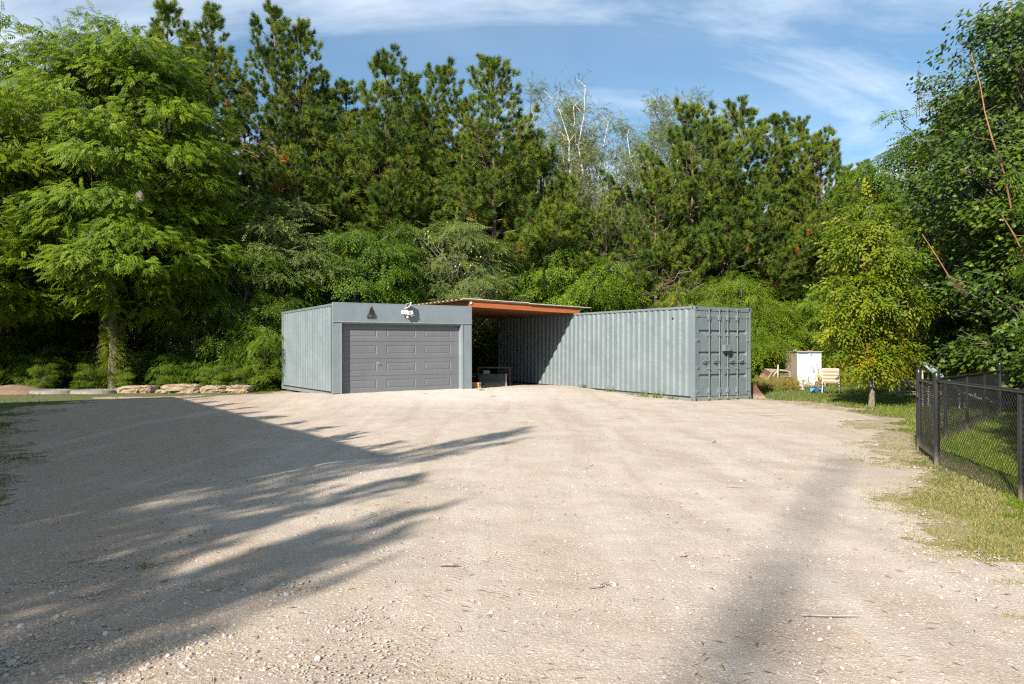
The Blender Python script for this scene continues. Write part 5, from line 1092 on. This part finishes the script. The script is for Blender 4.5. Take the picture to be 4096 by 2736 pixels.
# orange dead bough on a leafy sapling
ob = thing('dead_branch', (X(1368, 31.2), 31.2, H(1050, 31.2)), 'small hanging branch of bright orange dead needles above the garage board', 'dead branch'); mb = MB(); r = np.random.default_rng(3); n = 16
put_sprays(mb, TUFT, r.normal(0, 1, (n, 3))*[.09, .05, .30], rv(n, r)+[.2, -.2, -.8], rv(n, r), r.uniform(.6, 1.0, n), r, np.full(n, .999)); mb.build('needles', M['needles'], ob); MB().tube([(0, 0, -.3), (0, 0, .1), (-.25, .1, .5)], .012, 5).build('twig', M['bark_pine'], ob)

# ---- right side: the small yellowing tree, the dark dome behind, the big maples
el = crown_tree('yellowing_elm', 601, [(0, 0, 3.6, 1.45, 1.3, 1.9, 3), (-.35, 0, 2.7, 1.75, 1.2, 1.0, 1.2), (.05, 0, 1.72, .85, .8, .50, 1.0), (.1, 0, 5.1, .95, .8, .75, .7)], 135, .40, 15, SELM, 1.0, M['lime'], M['bark_grey'],
    [(0, 0, -.1, .115), (.02, 0, .5, .085), (.0, 0, 2, .07), (.03, 0, 4, .04), (0, 0, 5.5, .015)], label='small yellow-green tree turning orange at its lowest leaves, on the lawn near the gravel edge', loc=at(1997, 20.4), droop=.15, shell=(.35, 1.0), flat=.32, limb_r=.020, base=.12, up=1.3)
z_ = top(445, 20.4)/5.9; el.scale = (z_*.86, z_*.86, z_)
mb = MB(); r = np.random.default_rng(4); n = 26; put_sprays(mb, SELM, np.array([-.42, -.55, 1.45])+r.normal(0, 1, (n, 3))*[.26, .12, .20], rv(n, r)+[-.4, -.6, -.4], rv(n, r)+[0, -.3, 1], r.uniform(.5, .8, n), r, r.uniform(.90, 1.0, n)); o = mb.build('orange_leaves', M['lime'], el)
dm_ = crown_tree('dark_leafy_tree', 602, [(0, 0, 7.5, 3.8, 3.2, 4.6, 4), (0, 0, 4.0, 4.0, 3.2, 2.6, 2)], 290, .85, 46, SOVAL, 1.35, M['green'], M['bark_grey'],
    [(0, 0, -.1, .2), (.1, 0, 4, .15), (0, 0, 10, .05)], label='dark green domed tree behind the small yellowing tree, left of the maple', loc=at(2165, 33.5), droop=.2, shell=(.6, 1.0), limb_r=.04)
z_ = top(225, 33.5)/12.3; dm_.scale = (z_, z_, z_)
dup(dm_, at(2330, 35), 2.0, z_*1.15, 'dark domed tree mostly hidden behind the maple'); dup(dm_, at(2060, 42), 4.0, z_*.72, 'lower dark tree behind the yellowing one, right of the sky gap')
dup(dm_, at(2520, 31), 1.0, z_, 'dark domed tree beyond the right edge')
ML = [mapleleaf()]
def maple(seed, label, loc, ell, npads, trunk, n1=74):
    r = np.random.default_rng(seed); t_ = thing('maple_tree', loc, label, 'maple tree'); fb = MB(); lb = MB(); W_ = np.array([e[6] for e in ell]); W_ = W_/W_.sum(); wh = r.choice(len(ell), npads, p=W_); E = np.array([e[:6] for e in ell]); dirs = rv(npads, r); rad = r.uniform(.3, 1, npads)**.5*(1+.2*np.sin(dirs[:, 0]*6+seed)*np.sin(dirs[:, 2]*7)); pc = E[wh, :3]+dirs*E[wh, 3:]*rad[:, None]
    tz = [p[2] for p in trunk]
    for i in range(npads):
        q = rv(n1, r)*(r.uniform(.1, 1, n1)**.45)[:, None]*[.62, .62, .34]; pos = pc[i]+q; out = pc[i]*[1, 1, 0]-E[wh[i], :3]*[1, 1, 0]; on = out/(np.linalg.norm(out)+.3)
        inst(fb, ML[0][0], ML[0][1], pos, q*[1, 1, .3]+on*.7+[0, 0, -.45]+r.normal(0, .3, (n1, 3)), on*.7+[0, 0, .65]+r.normal(0, .33, (n1, 3)), r.uniform(.11, .165, n1), np.clip(r.uniform(0, .8, n1)+.17*r.uniform(), 0, .98))
        z0 = max(pc[i][2]-1.6-.5*np.hypot(pc[i][0], pc[i][1]), 1.0); a_ = np.array([np.interp(z0, tz, [p[0] for p in trunk]), np.interp(z0, tz, [p[1] for p in trunk]), z0]); P = limb(lb, a_, pc[i], .030, .007, .10, r, 7, 5)
        for _ in range(4): limb(lb, P[5], pc[i]+rv(1, r)[0]*[.6, .6, .35], .009, .004, 0, r, 3, 3)
    for k in range(16):   # upright leader shoots poking out of the crown
        c_ = E[0, :3]+dirs[k]*E[0, 3:]*[.8, .8, .9]; c_[2] = E[0, 2]+E[0, 5]*(1-.45*((c_[0]-E[0, 0])**2+(c_[1]-E[0, 1])**2)/(E[0, 3]**2)); L = r.uniform(.7, 1.4); e_ = c_+[r.normal(0, .1), r.normal(0, .1), L]; lb.tube([c_-[0, 0, .5], e_], [.012, .004], 4, cap=False); m = 12
        tt = r.uniform(0, 1, m)[:, None]; pos = c_+(e_-c_)*tt; inst(fb, ML[0][0], ML[0][1], pos, rv(m, r)*[1, 1, .4], rv(m, r)*.4+[0, 0, 1], r.uniform(.07, .13, m), r.uniform(.3, .9, m))
    tb = MB(); tb.tube([p[:3] for p in trunk], [p[3] for p in trunk], 9); tb.build('trunk', M['bark_grey'], t_, smooth=True); lb.build('limbs', M['bark_grey'], t_); fb.build('crown', M['maple'], t_); return t_
mz = 18.5; mx_ = X(2410*DX, mz)
mp = maple(701, 'large dark maple filling the right edge of the picture, with reddish limbs', (mx_, mz, 0), [(0, 0, 6.6, 2.7, 2.5, 4.3, 5), (.2, 0, 3.6, 2.6, 2.4, 2.4, 2.2), (-.3, -.3, 1.6, 2.2, 1.9, 1.0, .9)], 520, [(0, 0, -.1, .2), (.1, 0, 3, .16), (0, 0, 7, .08), (0, 0, 10, .03)])
dup(mp, (mx_+3.6, mz+2.5, 0), 2.0, 1.12, 'second maple beyond the right edge, behind the large one'); dup(mp, (mx_+1.6, mz+5.0, 0), 4.1, .98, 'maple standing behind the large one at the right edge')
# long reddish boughs in front of the maple's leaves
bo = MB(); r = np.random.default_rng(21)
def pxp(x_, y_, Z): return (X(x_, Z)-mx_, Z-mz, H(y_, Z))
for pts, r0 in ((((3890, 210, 17.0), (3925, 330, 16.6), (3945, 450, 16.4), (3975, 560, 16.3), (4020, 690, 16.4), (4060, 900, 16.8)), .030), (((3690, 935, 16.0), (3745, 1020, 15.8), (3800, 1110, 15.8), (3870, 1180, 16.4)), .024), (((4010, 860, 16.0), (4060, 940, 16.0), (4110, 1050, 16.2)), .034)):
    P = np.array([pxp(p[0], p[1], p[2]+.45) for p in pts]); bo.tube(P, np.linspace(r0*.3, r0*.75, len(P)), 6)
    for k in range(1, len(P)):
        for _ in range(1): limb(bo, P[k], P[k]+rv(1, r)[0]*[.5, .3, .4], .007, .004, 0, r, 4, 4)
bo.build('long_boughs', M['bark_red'], mp)

# ---- tall weeds: goldenrod belt and dry weeds near the shed and the containers
def weedbelt(name, mats, pts, N, hts, label, kind='stuff', sp=(.5, .5), leaf=SSMALL, s_=.5):
    mb = MB(); r = np.random.default_rng(len(label)); P = np.array(pts, float); seg = r.integers(0, len(P)-1, N); t_ = r.uniform(0, 1, (N, 1)); c_ = P[seg]*(1-t_)+P[seg+1]*t_; c_ = c_+r.normal(0, 1, (N, 2))*sp
    h_ = r.uniform(*hts, N); ln = r.normal(0, .12, (N, 2)); reps = 5
    pos = np.concatenate([np.stack([c_[:, 0]+ln[:, 0]*h_*q, c_[:, 1]+ln[:, 1]*h_*q, h_*q], 1) for q in np.linspace(.25, 1, reps)]); n = len(pos)
    put_sprays(mb, leaf, pos, rv(n, r)+[0, 0, .35], rv(n, r)+[0, -.2, .5], r.uniform(.7, 1.2, n)*s_, r)
    tag(mb.build(name, mats), label, 'weeds', kind=kind)
weedbelt('goldenrod_patch', M['gold'], [(13.9, 28.3), (15.5, 27.6), (18, 27.0), (22, 26)], 2600, (.6, 1.35), 'belt of yellow goldenrod and browning weeds behind the lawn and fence', sp=(1.0, .9))
weedbelt('tall_green_weeds', M['lime2'], [(14.6, 30.5), (18, 30), (22, 29.5)], 1100, (.7, 1.6), 'green weeds standing at the back of the goldenrod', sp=(.8, .6), s_=.6)
weedbelt('brown_weed_patch', M['weed'], [(9.3, 28.2), (10.2, 28.8), (11.2, 29.6)], 560, (.10, .40), 'brownish seeding weeds in front of the timber heap and shed', sp=(.35, .35), leaf=SLANCE, s_=.5)
def clump(x_, y_, n, h_, spread, seed):
    """blades of one grass tuft"""
    global rng; keep_ = rng; rng = np.random.default_rng(seed); mb = MB(); blades(mb, x_+rng.normal(0, spread, n), y_+rng.normal(0, spread*.6, n), h_*rng.uniform(.5, 1.1, n), .55, z=-.01, wide=.32); rng = keep_; return mb
Rw = np.array([[math.cos(WR), -math.sin(WR)], [math.sin(WR), math.cos(WR)]])
def cl(x_, y_): return tuple(Rw@np.array([x_, y_])+[5.4863, 22.306])
wc = 0
for (a_, b_, n, h_, lab) in ((-.10, 5.6, 26, .30, 'by the left fork pocket of the long container'), (-.10, 4.0, 30, .38, 'standing against the middle of the long container wall'), (-.12, 2.85, 22, .26, 'between the tallest and the middle tufts at the container wall'), (-.14, 2.2, 60, .36, 'thickest one at the foot of the container wall'), (-.12, 1.55, 34, .40, 'tall wispy one at the container wall, right of the thickest'), (-.30, 1.75, 40, .18, 'low yellow one in front of the container wall'), (-.10, .85, 30, .26, 'last one along the container wall before its corner'), (.25, -.08, 30, .14, 'yellow one at the container corner under the left door'), (.95, -.08, 40, .20, 'under the seam of the container doors'), (1.45, -.06, 44, .17, 'under the right container door'), (2.0, -.06, 36, .16, 'at the right corner of the container doors'), (-.10, 6.5, 20, .16, 'yellowish one left of the fork pockets')):
    x_, y_ = cl(a_, b_); tag(clump(x_, y_, int(n*.75), h_*.72, .10+.06*(n > 40), 900+wc).build('weed_tuft', M['dry'] if 'yellow' in lab else M['grass']), 'green weed tuft '+lab if 'yellow' not in lab else 'weed tuft, '+lab, 'weed', 'weed tufts along the foot of the container'); wc += 1
for px, py, n, h_, lab in ((1880, 1560, 40, .16, 'leafy green weed at the foot of the right garage jamb'), (1925, 1568, 30, .12, 'small weed in front of the orange blocks'), (1970, 1580, 26, .08, 'thin weed on the gravel just outside the carport shade'), (575, 2275, 30, .07, 'small green weed alone on the shaded gravel at the lower left'), (1012, 2208, 34, .05, 'flat little weed on the shaded gravel near the largest shadow edge'), (680, 1924, 26, .04, 'tiny green weed in the middle of the big shadow'), (1325, 1600, 30, .05, 'dry weed patch on the gravel by the left garage corner')):
    x_, y_ = G(px, py, .15 if py < 1600 and px > 1800 else 0); tag(clump(x_, y_, n, h_, .05, py).build('weed_tuft', M['grass']), lab, 'weed', 'weeds dotted over the gravel')
# far wood behind everything
mb = MB(); r = np.random.default_rng(77); N = 26000; xx = r.uniform(-46, 46, N); yy = r.uniform(48, 66, N); zz_ = r.uniform(0, 1, N)**.8*(12.5+1.6*np.sin(xx*.35)+1.0*np.sin(xx*.9+1))*np.where(xx > 17, .66, np.where(xx > 0, .85, 1.0))
put_sprays(mb, SOVAL, np.stack([xx, yy, zz_], 1), rv(N, r), rv(N, r)+[0, 0, .7], r.uniform(2.2, 3.6, N), r); tag(mb.build('distant_wood', M['green']), 'dense mass of foliage deep in the wood behind the front trees', 'wood', kind='stuff')
# leafy forest floor
mb = MB(); N = 9000; xx = r.uniform(-30, 24, N); yy = r.uniform(27.5, 46, N); k = (xx > -30) & ~((xx > -9.5) & (xx < 7.8) & (yy < 34.2)) & ~((xx > 8) & (yy < 31)); xx, yy = xx[k], yy[k]; n = len(xx)
put_sprays(mb, SOVAL, np.stack([xx, yy, r.uniform(.03, .4, n)**1.3], 1), rv(n, r)*[1, 1, .3], rv(n, r)*.4+[0, 0, 1], r.uniform(.7, 1.1, n), r); tag(mb.build('forest_floor_plants', M['green']), 'low green plants covering the floor of the wood', 'ground cover', kind='stuff')
# thin radio mast beyond the maple
ms = thing('radio_mast', (X(4046, 260), 260, 0), 'hair-thin red lattice radio mast rising above the maple at the top right', 'radio mast'); mb = MB()
for a_ in range(3): mb.tube([(.25*math.cos(a_*2.09), .25*math.sin(a_*2.09), 0), (.25*math.cos(a_*2.09), .25*math.sin(a_*2.09), 128)], .05, 4)
for k in range(128):
    for a_ in range(3): mb.tube([(.25*math.cos(a_*2.09), .25*math.sin(a_*2.09), k), (.25*math.cos(a_*2.09+2.09), .25*math.sin(a_*2.09+2.09), k+1)], .025, 3, cap=False)
mb.build('lattice', M['mast'], ms)

# ---- trees on the near left, outside the picture: they throw the shade across the yard
def caster(sx_, sy_, h_, rr, src, h0, rz, lab):
    """a tree of height h_ whose top throws its shadow on the ground at (sx_, sy_)"""
    k = h_*.8686/.4955; dup(src, (sx_-.468*k, sy_-.884*k, 0), rz, (rr, rr, h_/h0), lab, 'trees to the left of and behind the viewer')
CN = [(.0, 14.3, 12.0, .26),  (-1.3, 9.2, 8.6, .32), (-2.4, 8.3, 8.0, .36), (-1.1, 7.1, 9.0, .26), (-2.3, 7.0, 8.4, .36), (-1.55, 5.95, 8.4, .22), (-1.1, 6.25, 8.6, .18), (-2.9, 5.5, 7.6, .30)]
for i_, (a_, b_, h_, rr) in enumerate(CN): caster(a_, b_, h_, rr, [PE, PC, PD][i_ % 3], [12.0, 14.2, 14.0][i_ % 3], i_*1.1, 'pine of the row left of the viewer')
MN = [(-5.3, 10.2), (-5.2, 7.6), (-4.7, 5.6), (-6, 6.2), (-5.6, 4.2), (-4.0, 7.9), (-3.9, 6.6), (-4.6, 8.8), (-6.2, 4.4)]
for i_, (a_, b_) in enumerate(MN): caster(a_, b_, 7.2, .38, dm_, 12.3, i_*1.1, 'leafy tree of the row left of the viewer')
hs = thing('house', (-7.3, 1.6, 0), 'pale two-storey house standing outside the picture on the left', 'house', rz=math.atan2(-.573, -.819)-math.pi/2)
# local x runs along the wall facing the yard (away from the viewer), local y points away from the yard
hs.rotation_euler = (0, 0, math.atan2(.819, -.573))
hw = MB().box(0, 16, 0, 8, 0, 6.2); hw.build('wall', paint('house_siding', (.46, .43, .38), .7), hs)
mb = MB(); mb.add([(-.3, -.3, 6.2), (16.3, -.3, 6.2), (16.3, 8.3, 6.2), (-.3, 8.3, 6.2), (4, 4, 7.3), (12, 4, 7.3)], [[0, 1, 5, 4], [2, 3, 4, 5], [0, 3, 2, 1]]); mb.add([(-.3, -.3, 6.2), (-.3, 8.3, 6.2), (4, 4, 7.3), (16.3, -.3, 6.2), (16.3, 8.3, 6.2), (12, 4, 7.3)], [[0, 2, 1], [3, 4, 5]]); mb.build('roof', paint('house_roof', (.10, .095, .09), .9), hs)
for k in range(5):
    for z_ in (1.0, 3.9): MB().box(1.2+k*3.1, 2.3+k*3.1, -.03, .02, z_, z_+1.3).build('window', M['lens'], hs)
caster(4.5, 10.2, 30.0, .13, PD, 14.0, .4, 'very tall slim pine behind the viewer')
dup(dm_, (7.3, 8.7, 0), 1.0, (.27, .27, .42), 'small leafy tree just beyond the right edge, nearer one', 'trees just beyond the right edge'); dup(dm_, (9.9, 11.9, 0), 2.0, (.34, .34, .42), 'small leafy tree just beyond the right edge, farther one', 'trees just beyond the right edge')

r = np.random.default_rng(31)
for i_ in range(11):  # unseen pines added to roughen the straight edge of the house's shadow
    q = i_/10; o_ = r.uniform(.05, .45); h_ = r.uniform(4.6, 5.4); caster(-10.6+8.3*q+.82*o_, 24.4-11.9*q+.57*o_, h_, r.uniform(.16, .26), [PE, PD, PC][i_ % 3], [12.0, 14.0, 14.2][i_ % 3], i_*1.3, 'unseen young pine added left of the viewer to break the house shadow edge')
for i_, (x_, y_, s_) in enumerate(((-24, 29, 1.0), (-28, 24, .9), (-30, 31, 1.1), (-33, 18, .9), (-23, 35, 1.1), (-36, 26, 1.0), (24, 29, .9), (27, 22, .9), (21, 22, .75), (30, 30, 1.0), (25, 14, .8))):
    dup([dm_, w2][i_ % 2], (x_, y_, 0), i_*1.1, s_, 'leafy tree standing outside the picture beside the wood', 'trees outside the picture beside the wood')
